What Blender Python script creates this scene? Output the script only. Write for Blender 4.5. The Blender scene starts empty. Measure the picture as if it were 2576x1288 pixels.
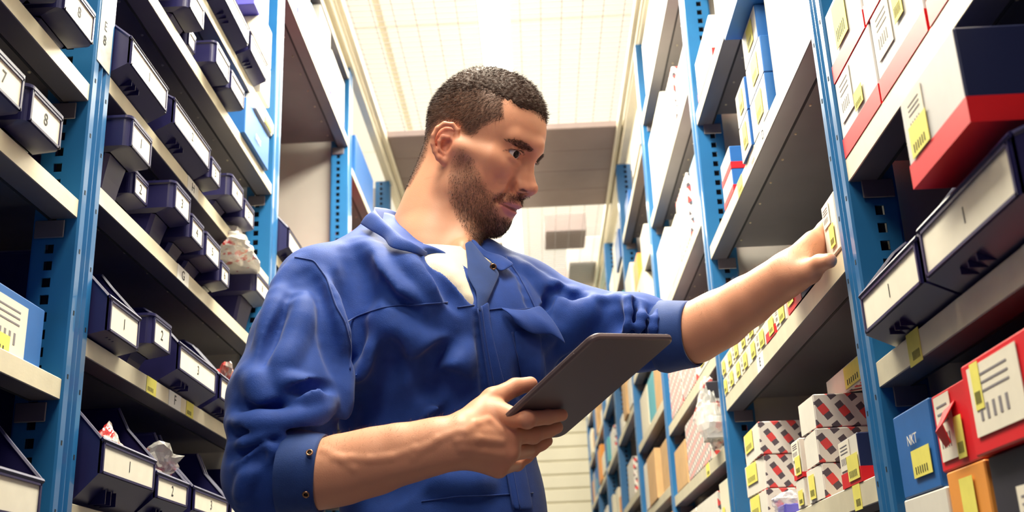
import bpy, math, random
import numpy as np
from mathutils import Vector, Matrix

# ---------------------------------------------------------------- camera, world, light, exposure
CZ = 0.95                                   # camera height above the floor
F_PX = 2743.05
RM = np.array([[0.99882334, -0.04642009, -0.01403968],
               [0.02825586, 0.32174389, 0.94640503],
               [-0.03941502, -0.94568813, 0.32267694]])   # camera (right, down, forward) -> world (x, y, z)
SC = bpy.context.scene
cam_d = bpy.data.cameras.new('camera'); cam = bpy.data.objects.new('camera', cam_d)
SC.collection.objects.link(cam); SC.camera = cam
cam_d.sensor_width = 36.0; cam_d.lens = F_PX / 2576 * 36.0
_m = Matrix(((RM[0][0], -RM[0][1], -RM[0][2]), (RM[1][0], -RM[1][1], -RM[1][2]), (RM[2][0], -RM[2][1], -RM[2][2]))).to_4x4()
_m.translation = (0, 0, CZ)
cam.matrix_world = _m
cam_d.clip_start = 0.02
cam_d.dof.use_dof = True; cam_d.dof.focus_distance = 1.50; cam_d.dof.aperture_fstop = 7.1

SC.view_settings.view_transform = 'Standard'; SC.view_settings.look = 'None'
SC.view_settings.gamma = 1.0; SC.view_settings.use_curve_mapping = False
SC.view_settings.exposure = 0.35
SC.cycles.use_denoising = True
SC.cycles.max_bounces = 7; SC.cycles.diffuse_bounces = 4; SC.cycles.glossy_bounces = 3
SC.cycles.transmission_bounces = 5; SC.cycles.transparent_max_bounces = 10
SC.cycles.sample_clamp_indirect = 6.0
SC.cycles.caustics_reflective = False; SC.cycles.caustics_refractive = False

world = bpy.data.worlds.new('world'); SC.world = world; world.use_nodes = True
_bg = world.node_tree.nodes['Background']
_bg.inputs[0].default_value = (0.07, 0.06, 0.60, 1); _bg.inputs[1].default_value = 0.30   # blue ambient fill added to tint the shadows navy

def area_light(name, loc, rot, sx, sy, power, col):
    l = bpy.data.lights.new(name, 'AREA'); l.shape = 'RECTANGLE'; l.size = sx; l.size_y = sy
    l.energy = power; l.color = col
    o = bpy.data.objects.new(name, l); SC.collection.objects.link(o)
    o.location = loc; o.rotation_euler = rot
    return o
# the hall's ceiling lights over the aisle and an added fill behind the camera to brighten his face
area_light('hall_light', (-0.05, 5.2, CZ + 2.75), (0, 0, 0), 1.2, 6.0, 220, (1.0, 0.94, 0.80))
area_light('aisle_light', (-0.10, 1.95, CZ + 1.86), (0, 0, 0), 0.30, 2.6, 98, (1.0, 0.94, 0.76))
area_light('rear_fill_light', (-0.42, -0.15, CZ + 1.80), (math.radians(50), 0, math.radians(-12)), 0.35, 0.5, 13, (1.0, 0.86, 0.62))

# ---------------------------------------------------------------- helpers
C = SC.collection
def pix(px, py, y):
    """world point at depth y that the photograph shows at px, py"""
    r = RM @ np.array([px - 1288.0, py - 644.0, F_PX]); r = r / r[1] * y
    r[2] += CZ
    return r
def to_px(W):
    W = np.asarray(W, float).reshape(-1, 3) - np.array([0, 0, CZ])
    q = W @ RM
    return q[:, :2] / q[:, 2:3] * F_PX + np.array([1288.0, 644.0])
def ray_dir(px, py):
    r = RM @ np.array([px - 1288.0, py - 644.0, F_PX]); return r / np.linalg.norm(r)

def col4(c): return (c[0], c[1], c[2], 1.0)
def hexc(h):
    v = [int(h[i:i + 2], 16) / 255 for i in (0, 2, 4)]
    return tuple(x / 12.92 if x < 0.04045 else ((x + 0.055) / 1.055) ** 2.4 for x in v)

MATS = {}
def mat(name, base=(0.8, 0.8, 0.8), rough=0.5, metal=0.0, noise=0.0, nscale=30.0, bump=0.0, bscale=200.0, spec=0.5,
        emit=None, alpha=None, coat=0.0, trans=0.0, sss=0.0, attr=None, sheen=0.0, ior=1.45, coords='Object'):
    if name in MATS: return MATS[name]
    m = bpy.data.materials.new(name); m.use_nodes = True; MATS[name] = m
    nt = m.node_tree; b = nt.nodes['Principled BSDF']
    b.inputs['Base Color'].default_value = col4(base); b.inputs['Roughness'].default_value = rough
    b.inputs['Metallic'].default_value = metal; b.inputs['Specular IOR Level'].default_value = spec
    b.inputs['Coat Weight'].default_value = coat; b.inputs['Transmission Weight'].default_value = trans
    b.inputs['IOR'].default_value = ior
    b.inputs['Sheen Weight'].default_value = sheen
    if sss:
        b.inputs['Subsurface Weight'].default_value = sss
        b.inputs['Subsurface Radius'].default_value = (1.0, 0.35, 0.2); b.inputs['Subsurface Scale'].default_value = 0.006
    if alpha is not None: b.inputs['Alpha'].default_value = alpha
    if emit:
        b.inputs['Emission Color'].default_value = col4(emit[0]); b.inputs['Emission Strength'].default_value = emit[1]
    tc = nt.nodes.new('ShaderNodeTexCoord')
    src = None
    if attr:
        a = nt.nodes.new('ShaderNodeAttribute'); a.attribute_name = attr; src = a.outputs['Color']
        nt.links.new(src, b.inputs['Base Color'])
    if noise:
        n = nt.nodes.new('ShaderNodeTexNoise'); n.inputs['Scale'].default_value = nscale; n.inputs['Detail'].default_value = 4
        nt.links.new(tc.outputs[coords], n.inputs['Vector'])
        mr = nt.nodes.new('ShaderNodeMapRange'); mr.inputs[1].default_value = 0.3; mr.inputs[2].default_value = 0.7
        mr.inputs[3].default_value = 1 - noise; mr.inputs[4].default_value = 1 + noise
        nt.links.new(n.outputs['Fac'], mr.inputs[0])
        mx = nt.nodes.new('ShaderNodeVectorMath'); mx.operation = 'SCALE'
        if src is not None: nt.links.new(src, mx.inputs[0])
        else: mx.inputs[0].default_value = base
        nt.links.new(mr.outputs[0], mx.inputs['Scale']); nt.links.new(mx.outputs[0], b.inputs['Base Color'])
    if bump:
        n2 = nt.nodes.new('ShaderNodeTexNoise'); n2.inputs['Scale'].default_value = bscale; n2.inputs['Detail'].default_value = 3
        nt.links.new(tc.outputs[coords], n2.inputs['Vector'])
        bp = nt.nodes.new('ShaderNodeBump'); bp.inputs['Strength'].default_value = bump; bp.inputs['Distance'].default_value = 0.002
        nt.links.new(n2.outputs['Fac'], bp.inputs['Height']); nt.links.new(bp.outputs[0], b.inputs['Normal'])
    return m

def tag(o, label=None, cat=None, group=None, kind=None):
    if label: o['label'] = label
    if cat: o['category'] = cat
    if group: o['group'] = group
    if kind: o['kind'] = kind
    return o
def empty(name, loc=(0, 0, 0), rotz=0.0):
    o = bpy.data.objects.new(name, None); C.objects.link(o); o.location = loc; o.rotation_euler = (0, 0, rotz)
    o.empty_display_size = 0.05
    return o
def link_mesh(name, me, m=None, parent=None, loc=None, rot=None):
    o = bpy.data.objects.new(name, me); C.objects.link(o)
    if m is not None and len(me.materials) == 0:
        for q in (m if isinstance(m, (list, tuple)) else [m]): me.materials.append(q)
    if parent is not None: o.parent = parent
    if loc is not None: o.location = loc
    if rot is not None: o.rotation_euler = rot
    return o

class MB:
    """collects geometry for one mesh"""
    def __init__(s): s.v = []; s.f = []; s.mi = []; s.n = 0
    def add(s, vs, fs, mi=0):
        vs = np.asarray(vs, float).reshape(-1, 3); s.v.append(vs)
        for f in fs: s.f.append(tuple(i + s.n for i in f)); s.mi.append(mi)
        s.n += len(vs); return s
    def box(s, lo, hi, mi=0, bev=0.0):
        x0, y0, z0 = lo; x1, y1, z1 = hi
        if bev <= 0:
            v = [(x0, y0, z0), (x1, y0, z0), (x1, y1, z0), (x0, y1, z0), (x0, y0, z1), (x1, y0, z1), (x1, y1, z1), (x0, y1, z1)]
            return s.add(v, [(0, 3, 2, 1), (4, 5, 6, 7), (0, 1, 5, 4), (1, 2, 6, 5), (2, 3, 7, 6), (3, 0, 4, 7)], mi)
        b = bev; vs = []; idx = {}
        for i, X in enumerate((x0, x1)):
            for j, Y in enumerate((y0, y1)):
                for k, Z in enumerate((z0, z1)):
                    sx, sy, sz = (b, -b)[i], (b, -b)[j], (b, -b)[k]
                    idx[i, j, k, 0] = len(vs); vs.append((X, Y + sy, Z + sz))
                    idx[i, j, k, 1] = len(vs); vs.append((X + sx, Y, Z + sz))
                    idx[i, j, k, 2] = len(vs); vs.append((X + sx, Y + sy, Z))
        fs = []
        q = lambda *a: fs.append(tuple(idx[t] for t in a))
        for i in (0, 1):
            a = [(i, 0, 0, 0), (i, 1, 0, 0), (i, 1, 1, 0), (i, 0, 1, 0)]; q(*(a if i else a[::-1]))
            a = [(0, i, 0, 1), (1, i, 0, 1), (1, i, 1, 1), (0, i, 1, 1)]; q(*(a[::-1] if i else a))
            a = [(0, 0, i, 2), (1, 0, i, 2), (1, 1, i, 2), (0, 1, i, 2)]; q(*(a if i else a[::-1]))
        for i in (0, 1):
            for j in (0, 1):
                fl = (i + j) % 2
                a = [(i, j, 0, 0), (i, j, 1, 0), (i, j, 1, 1), (i, j, 0, 1)]; q(*(a if not fl else a[::-1]))
                a = [(i, 0, j, 0), (i, 0, j, 2), (i, 1, j, 2), (i, 1, j, 0)]; q(*(a if fl else a[::-1]))
                a = [(0, i, j, 1), (1, i, j, 1), (1, i, j, 2), (0, i, j, 2)]; q(*(a if not fl else a[::-1]))
                for k in (0, 1):
                    a = [(i, j, k, 0), (i, j, k, 1), (i, j, k, 2)]; q(*(a if (i + j + k) % 2 else a[::-1]))
        return s.add(vs, fs, mi)
    def prism(s, poly, axis, a0, a1, mi=0):
        """poly of 2D points extruded along axis (0,1,2)"""
        n = len(poly); vs = []
        for a in (a0, a1):
            for p in poly:
                q = list(p); q.insert(axis, a); vs.append(q)
        area = sum(poly[i][0] * poly[(i + 1) % n][1] - poly[(i + 1) % n][0] * poly[i][1] for i in range(n))
        ccw = (area > 0) != (axis == 1)
        fs = [tuple(range(n))[::-1], tuple(range(n, 2 * n))] + [(i, (i + 1) % n, (i + 1) % n + n, i + n) for i in range(n)]
        if (a1 < a0): ccw = not ccw
        if not ccw: fs = [f[::-1] for f in fs]
        return s.add(vs, fs, mi)
    def tube(s, pts, rad, sides=8, mi=0, caps=True, closed=False):
        pts = [np.asarray(p, float) for p in pts]; n = len(pts)
        rad = [rad] * n if np.isscalar(rad) else list(rad)
        up = np.array([0.0, 0.0, 1.0]); vs = []; prev = None
        for i, p in enumerate(pts):
            a = pts[(i - 1) % n] if (closed or i > 0) else p; b = pts[(i + 1) % n] if (closed or i < n - 1) else p
            t = b - a; t /= (np.linalg.norm(t) + 1e-12)
            if prev is None:
                u = np.cross(t, up)
                if np.linalg.norm(u) < 1e-3: u = np.cross(t, [1, 0, 0])
            else: u = prev - t * (prev @ t)
            u /= (np.linalg.norm(u) + 1e-12); prev = u; w = np.cross(t, u)
            for k in range(sides):
                an = 2 * math.pi * k / sides
                vs.append(p + rad[i] * (math.cos(an) * u + math.sin(an) * w))
        fs = []
        for i in range(n if closed else n - 1):
            for k in range(sides):
                k2 = (k + 1) % sides; i2 = (i + 1) % n
                fs.append((i * sides + k, i * sides + k2, i2 * sides + k2, i2 * sides + k))
        if caps and not closed: fs += [tuple(range(sides))[::-1], tuple((n - 1) * sides + k for k in range(sides))]
        return s.add(vs, fs, mi)
    def mesh(s, name, mats=None, smooth=False, uv=False):
        me = bpy.data.meshes.new(name)
        v = np.concatenate(s.v) if s.v else np.zeros((0, 3))
        me.from_pydata([tuple(p) for p in v], [], s.f)
        if mats is not None:
            for m in (mats if isinstance(mats, (list, tuple)) else [mats]): me.materials.append(m)
        if len(me.polygons):
            me.polygons.foreach_set('material_index', s.mi)
            if smooth: me.polygons.foreach_set('use_smooth', [True] * len(me.polygons))
        me.update()
        return me
    def build(s, name, m, parent=None, smooth=False):
        o = bpy.data.objects.new(name, s.mesh(name, m, smooth)); C.objects.link(o)
        if parent is not None: o.parent = parent
        return o

_txt = {}
def text_mesh(t, size, m):
    k = (t, size, m.name)
    if k in _txt: return _txt[k]
    cu = bpy.data.curves.new('printed_text', 'FONT'); cu.body = t; cu.size = size
    cu.align_x = 'CENTER'; cu.align_y = 'CENTER'; cu.resolution_u = 3; cu.extrude = 0.0001
    ob = bpy.data.objects.new('printed_text', cu); C.objects.link(ob)
    dg = bpy.context.evaluated_depsgraph_get(); dg.update()
    me = bpy.data.meshes.new_from_object(ob.evaluated_get(dg)); me.name = 'printed_text'
    me.materials.clear(); me.materials.append(m)
    bpy.data.objects.remove(ob); _txt[k] = me
    return me
# ---------------------------------------------------------------- materials of the store
m_post = mat('blue_enamel', (0.018, 0.135, 0.34), 0.30, noise=0.06, nscale=12, spec=0.6, coat=0.3)
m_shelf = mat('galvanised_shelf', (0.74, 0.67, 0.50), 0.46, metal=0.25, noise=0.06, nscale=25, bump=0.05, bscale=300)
m_under = mat('galvanised_shaded_side', (0.17, 0.16, 0.19), 0.36, metal=0.45, noise=0.08, nscale=8)  # same shelf metal, with the shade below the shelves put into its colour
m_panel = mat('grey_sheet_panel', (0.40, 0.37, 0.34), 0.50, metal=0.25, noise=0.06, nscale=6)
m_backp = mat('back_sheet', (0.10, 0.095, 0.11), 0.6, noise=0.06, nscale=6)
m_bin = mat('navy_plastic', (0.017, 0.015, 0.078), 0.36, noise=0.05, nscale=40, spec=0.55, bump=0.03, bscale=600)
m_card = mat('cream_card', (0.78, 0.72, 0.60), 0.75, noise=0.03, nscale=50)
m_ink = mat('black_ink', (0.012, 0.012, 0.015), 0.7)
m_yel = mat('yellow_sticker_paper', (0.80, 0.72, 0.14), 0.65, noise=0.04, nscale=60)
m_rail = mat('cream_rail', (0.74, 0.68, 0.52), 0.5, noise=0.03, nscale=10)
m_wire = mat('mesh_wire', (0.36, 0.33, 0.34), 0.5, metal=0.3)
m_deck = mat('brown_deck', (0.24, 0.18, 0.165), 0.6, noise=0.10, nscale=5)
m_concrete = mat('concrete', (0.22, 0.20, 0.19), 0.55, noise=0.15, nscale=3, bump=0.1, bscale=60)
m_wall = mat('cream_wall', (0.88, 0.83, 0.66), 0.7, noise=0.03, nscale=4)
m_lamp = mat('lamp_diffuser', (0.9, 0.9, 0.85), 0.5, emit=((1.0, 0.94, 0.76), 9.0))
m_sky = mat('luminous_ceiling_panel', (0.85, 0.84, 0.78), 0.7, emit=((1.0, 0.97, 0.91), 0.36))

def st_box(name, lo, hi, m, kind='structure'):
    o = MB().box(lo, hi).build(name, m); o['kind'] = kind; return o
st_box('floor', (-3.2, -3.2, -0.05), (3.2, 10.2, 0.0), m_concrete)
st_box('wall_left', (-3.3, -3.2, 0), (-3.2, 10.2, CZ + 3.0), m_wall)
st_box('wall_right', (3.2, -3.2, 0), (3.3, 10.2, CZ + 3.0), m_wall)
wb = st_box('wall_back', (-3.2, 9.7, 0), (3.2, 9.8, CZ + 3.0), m_wall)
for k in range(24):
    o = MB().box((-0.7, 9.68, 0.05 + k * 0.12), (0.75, 9.705, 0.16 + k * 0.12), bev=0.006).build('slat', m_wall, wb)
ce = st_box('ceiling', (-3.2, -3.2, CZ + 3.0), (3.2, 10.2, CZ + 3.08), m_wall)
for j in range(7):
    for i in range(3):
        MB().box((-2.1 + i * 1.4 + 0.02, -1.2 + j * 1.55, CZ + 2.985), (-2.1 + (i + 1) * 1.4 - 0.02, -1.2 + (j + 1) * 1.55 - 0.04, CZ + 2.999)).build('luminous_panel', m_sky, ce)

# wire deck of the walkway above the aisle
def wire_deck(y0, y1, x0=-0.585, x1=0.435, z=CZ + 1.975):
    b = MB(); r = 0.0012
    for x in np.arange(x0 + 0.03, x1, 0.071): b.tube([(x, y0, z), (x, y1, z)], r, 4, caps=False)
    for y in np.arange(y0 + 0.01, y1, 0.036): b.tube([(x0, y, z + 0.003), (x1, y, z + 0.003)], r, 4, caps=False)
    return b
wk = empty('walkway_deck', (-0.08, 2.0, CZ + 1.95)); tag(wk, 'overhead walkway of pale wire mesh between two long cream rails above the aisle', 'walkway')
def wown(o, par): o.parent = par; o.matrix_parent_inverse = Matrix.Translation(-Vector(par.location)); return o
for y0, y1 in ((-1.0, 4.12), (5.02, 9.3)):
    o = wown(wire_deck(y0, y1).build('wire_mesh', m_wire), wk); o['kind'] = 'stuff'
for x in (-0.60, 0.435):
    for dx, w, h in ((0, 0.030, 0.070), (0.030 if x < 0 else -0.030, 0.018, 0.035)):
        wown(MB().box((x + dx - w / 2, -1.2, CZ + 1.97 - h), (x + dx + w / 2, 9.4, CZ + 1.97), bev=0.003).build('rail', m_rail), wk)
for k in range(4):
    y = 4.13 + k * 0.222
    wown(MB().box((-0.58, y, CZ + 1.955), (0.42, y + 0.219, CZ + 1.985), bev=0.003).build('deck_panel', m_deck), wk)
lt = empty('strip_light', (-0.072, 2.6, CZ + 1.93)); tag(lt, 'long bright fluorescent strip light running down the middle of the aisle ceiling', 'lamp')
wown(MB().box((-0.125, 0.9, CZ + 1.912), (-0.020, 8.6, CZ + 1.938), bev=0.004).build('housing', m_rail), lt)
for k in range(8):
    wown(MB().box((-0.122, 0.92 + k * 0.96, CZ + 1.892), (-0.023, 1.86 + k * 0.96, CZ + 1.9125), bev=0.006).build('diffuser', m_lamp), lt)
for k, (x, y, a, b_, h, c) in enumerate([(0.10, 5.45, 0.22, 0.30, 0.10, m_deck), (0.24, 6.0, 0.20, 0.42, 0.16, m_panel), (-0.30, 5.6, 0.26, 0.36, 0.12, m_panel), (0.06, 6.7, 0.30, 0.25, 0.20, m_deck)]):
    o = MB().box((x, y, CZ + 1.985), (x + a, y + b_, CZ + 1.985 + h), bev=0.004).build('crate', c)
    tag(o, ['small dark crate standing on the mesh walkway past the solid boards', 'long pale crate on the right side of the mesh walkway', 'pale crate on the left side of the mesh walkway', 'tall dark crate farthest along the mesh walkway'][k], 'crate')

# ---------------------------------------------------------------- racks
XL, XR, DEP = -0.600, 0.410, 0.50
PITCH = 1.037
PL = [1.380 + PITCH * k for k in range(-1, 8)]       # post centres
PR = [1.317 + PITCH * k for k in range(-1, 8)]
PW = 0.060
def post_mesh(sgn, z0, z1):
    """sgn +1: faces +x (left rack). origin on the front plane at the post's centre line"""
    w = PW / 2; b = MB()
    prof = [(0.0, -w), (0.003, -w + 0.002), (0.003, -w + 0.016), (-0.002, -w + 0.021), (-0.002, -0.006), (0.003, -0.001), (0.003, 0.001), (-0.002, 0.006),
            (-0.002, w - 0.021), (0.003, w - 0.016), (0.003, w - 0.002), (0.0, w), (-0.020, w), (-0.020, w - 0.003), (-0.006, w - 0.003), (-0.006, -w + 0.003), (-0.024, -w + 0.003), (-0.024, -w)]
    prof = [(x * sgn, y) for x, y in prof]
    b.prism(prof, 2, z0, z1)
    # perforated flange facing the near side
    y0 = -w
    xs = [-0.024, -0.028, -0.040, -0.056]
    def bx(xa, xb, za, zb, yy=0.0):
        xa, xb = sorted((xa * sgn, xb * sgn)); b.box((xa, y0 + yy, za), (xb, y0 + 0.003 + yy, zb))
    bx(xs[0], xs[1], z0, z1); bx(xs[2], xs[3], z0, z1); bx(-0.056, -0.060, z0, z1, 0.004)
    z = z0
    while z < z1:
        bx(xs[1], xs[2], z, min(z + 0.0105, z1)); z += 0.0235
    xa, xb = sorted((-0.027 * sgn, -0.041 * sgn)); b.box((xa, y0 + 0.012, z0), (xb, y0 + 0.014, z1), 1)
    # small punched holes on the front ridges
    return b.mesh('post', [m_post, m_dark0])
m_dark0 = mat('slot_shadow', (0.006, 0.006, 0.012), 0.8)
def shelf_mesh(sgn, L, lip):
    """front face at x=0, top at z=0, runs y from 0 to L; inward is -x for sgn +1"""
    t = 0.0012; d = DEP
    prof = [(0, -0.001), (-0.001, 0), (-d, 0), (-d, -lip), (-d + 0.03, -lip), (-d + 0.03, -lip + t), (-d + 0.0015, -lip + t), (-d + 0.0015, -t * 4), (-0.036, -t * 4), (-0.036, -lip + 0.008), (-0.034, -lip), (-0.001, -lip), (0, -lip + 0.001)]
    prof = [(x * sgn, z) for x, z in prof]
    b = MB(); b.prism(prof, 1, 0, L)
    nf = len(b.f)
    xa, xb = sorted((-0.0385 * sgn, -0.0345 * sgn)); b.box((xa, 0.002, -lip - 0.0004), (xb, L - 0.002, -lip + 0.002), 2)  # dark strip painted in for the shade of the hem groove
    for q in range(9):
        for xx in (0.062, 0.40): b.tube([(-xx * sgn, 0.05 + q * (L - 0.1) / 8, -t * 4 - 0.0018), (-xx * sgn, 0.05 + q * (L - 0.1) / 8, -t * 4 + 0.001)], [0.0018, 0.0032], 6, 0)
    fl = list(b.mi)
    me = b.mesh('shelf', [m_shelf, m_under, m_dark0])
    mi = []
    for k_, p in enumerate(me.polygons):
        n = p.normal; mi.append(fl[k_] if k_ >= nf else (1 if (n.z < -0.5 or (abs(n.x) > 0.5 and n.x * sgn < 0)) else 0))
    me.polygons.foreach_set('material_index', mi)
    return me
LV_L = [[0.743, 0.569, 0.323, 0.110, 1.10, 1.42], [0.174, 0.395, 0.615, 0.790, 1.022, 1.178, 1.62], [0.20, 0.42, 0.640, 0.87, 1.62, 1.88]]
LV_R = [[0.547, 0.283, 0.020, 0.86, 1.30], [0.158, 0.450, 0.792, 1.123, 1.50], [0.150, 0.356, 0.568, 0.905, 1.250, 1.62], [0.12, 0.40, 0.67, 0.95, 1.20, 1.56], [0.20, 0.52, 0.86, 1.18, 1.50]]
def levels(side, bay):
    T = LV_L if side < 0 else LV_R
    return T[bay] if bay < len(T) else T[-1] if side > 0 else [0.22, 0.55, 0.86, 1.18, 1.55]
racks = {}; shelves = {}
for side, X, P in ((-1, XL, PL), (1, XR, PR)):
    rk = empty('shelving_rack', (X, 1.4, 0))
    tag(rk, 'blue and grey steel shelving rack along the %s side of the aisle, holding %s' % (('left', 'navy bins') if side < 0 else ('right', 'mostly cartons')), 'shelving rack')
    racks[side] = rk; sg = -side
    pm = post_mesh(sg, 0.0, CZ + 1.90)
    for k, py in enumerate(P):
        o = link_mesh('post', pm, None, rk, (0, py - 1.4, 0))
        for zc in (levels(side, max(0, k))[:4]):
            pass
    for bay in range(len(P) - 1):
        y0 = P[bay] + PW / 2 + 0.001; L = PITCH - PW - 0.002
        key = (side, bay)
        sm = shelf_mesh(sg, L, 0.027 if side < 0 else 0.031)
        for z in levels(side, bay):
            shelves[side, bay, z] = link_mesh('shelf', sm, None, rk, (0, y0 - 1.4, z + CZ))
            MB().box((min(-sg * 0.054, -sg * 0.014), P[bay + 1] - 1.4 - PW / 2 - 0.006, z + CZ - 0.055), (max(-sg * 0.054, -sg * 0.014), P[bay + 1] - 1.4 - PW / 2 - 0.0035, z + CZ - 0.030), bev=0.001).build('bracket', m_under, rk) if bay < 4 else None
    for k, py in enumerate(P):
        if side < 0 and k == 1:
            a, b_ = sorted((-sg * 0.13, -sg * 0.49))
            MB().box((a, py - 1.4 - 0.004, CZ + 0.43), (b_, py - 1.4 - 0.002, CZ + 0.545), bev=0.0008).build('side_panel', m_panel, rk); continue
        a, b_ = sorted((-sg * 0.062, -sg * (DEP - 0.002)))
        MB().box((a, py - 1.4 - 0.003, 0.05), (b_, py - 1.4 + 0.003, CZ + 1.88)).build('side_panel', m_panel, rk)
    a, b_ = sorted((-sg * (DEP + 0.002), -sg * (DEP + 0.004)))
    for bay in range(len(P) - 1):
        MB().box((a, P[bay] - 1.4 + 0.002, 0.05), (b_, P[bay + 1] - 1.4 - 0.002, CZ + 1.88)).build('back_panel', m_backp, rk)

m_label = mat('white_label', (0.88, 0.86, 0.80), 0.6)
def flat_text(name, t, size, side, par, loc, m=None):
    o = link_mesh(name, text_mesh(t, size, m or m_ink), None, par)
    if side < 0: M = Matrix(((0, 0, 1, loc[0]), (1, 0, 0, loc[1]), (0, 1, 0, loc[2]), (0, 0, 0, 1)))
    else: M = Matrix(((0, 0, -1, loc[0]), (-1, 0, 0, loc[1]), (0, 1, 0, loc[2]), (0, 0, 0, 1)))
    o.matrix_local = M; return o
def shelf_card(side, bay, z, y, t=None, w=0.062, m=None, h=None):
    sh = shelves[side, bay, z]; sg = -side; lip = 0.027 if side < 0 else 0.031
    P = PL if side < 0 else PR; yl = y - (P[bay] + PW / 2 + 0.001); h = h or lip * 0.96
    a, b_ = sorted((0, sg * 0.0006))
    MB().box((a, yl - w / 2, -lip / 2 - h / 2), (b_, yl + w / 2, -lip / 2 + h / 2)).build('shelf_label' if t else 'price_sticker', m or m_label, sh)
    if t: flat_text('printed_letter', t, 0.023, side, sh, (sg * 0.0009, yl, -lip / 2))
    else:
        b = MB()
        for q in range(6): b.box((min(0, sg * 0.0009), yl - w * 0.36 + q * w * 0.10, -lip / 2 - h * 0.36), (max(0, sg * 0.0009), yl - w * 0.36 + q * w * 0.10 + w * 0.035, -lip / 2 - h * 0.10))
        b.build('barcode', m_ink, sh)
shelf_card(-1, 1, 0.790, 1.845 - 0.03, 'H'); shelf_card(-1, 1, 0.615, 1.760 + 0.03, 'G'); shelf_card(-1, 1, 0.395, 1.775 + 0.012, 'F')
shelf_card(-1, 1, 0.395, 1.672, None, 0.044, m_yel); shelf_card(-1, 1, 0.395, 1.868, None, 0.040, m_yel)
shelf_card(1, 1, 0.450, 1.93, 'E', 0.058); shelf_card(1, 1, 0.792, 1.80, None, 0.05, m_card); shelf_card(1, 1, 0.792, 1.93, None, 0.05, m_yel)
shelf_card(1, 1, 0.792, 1.70, 'D', 0.04); shelf_card(1, 1, 0.158, 1.44, None, 0.034, m_yel, 0.034)
shelf_card(1, 0, 0.283, 1.150, None, 0.040, m_yel, 0.036); shelf_card(1, 2, 0.356, 2.66, None, 0.05, m_yel); shelf_card(1, 0, 0.283, 0.84, None, 0.05, m_card)
# taped label on the near left post
tp = MB().box((0.0032, -0.024 + 1.38 - 1.4, CZ + 0.785), (0.0042, 0.022 + 1.38 - 1.4, CZ + 0.98), bev=0.0003).build('taped_label', mat('taped_paper', (0.70, 0.70, 0.64), 0.25, coat=0.8, noise=0.10, nscale=70, bump=0.4, bscale=60), racks[-1])
for t, z in (('8', 0.826), ('E', 0.849)): flat_text('printed_letter', t, 0.022, -1, racks[-1], (0.0046, 1.375 - 1.4, CZ + z))
# punched holes of the near posts
for side, X, py in ((-1, XL, PL[1]), (1, XR, PR[1])):
    b = MB(); sg = -side
    for k in range(22):
        z = CZ - 0.1 + k * 0.085
        for yy, dz in ((-0.0205, 0.0), (0.0205, -0.012)):
            a, c_ = sorted((0, sg * 0.0034)); b.box((a, py - 1.4 + yy - 0.0016, z + dz), (c_, py - 1.4 + yy + 0.0016, z + dz + 0.006))
    o = b.build('punched_hole', m_dark0, racks[side]); o['kind'] = 'stuff'
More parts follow.
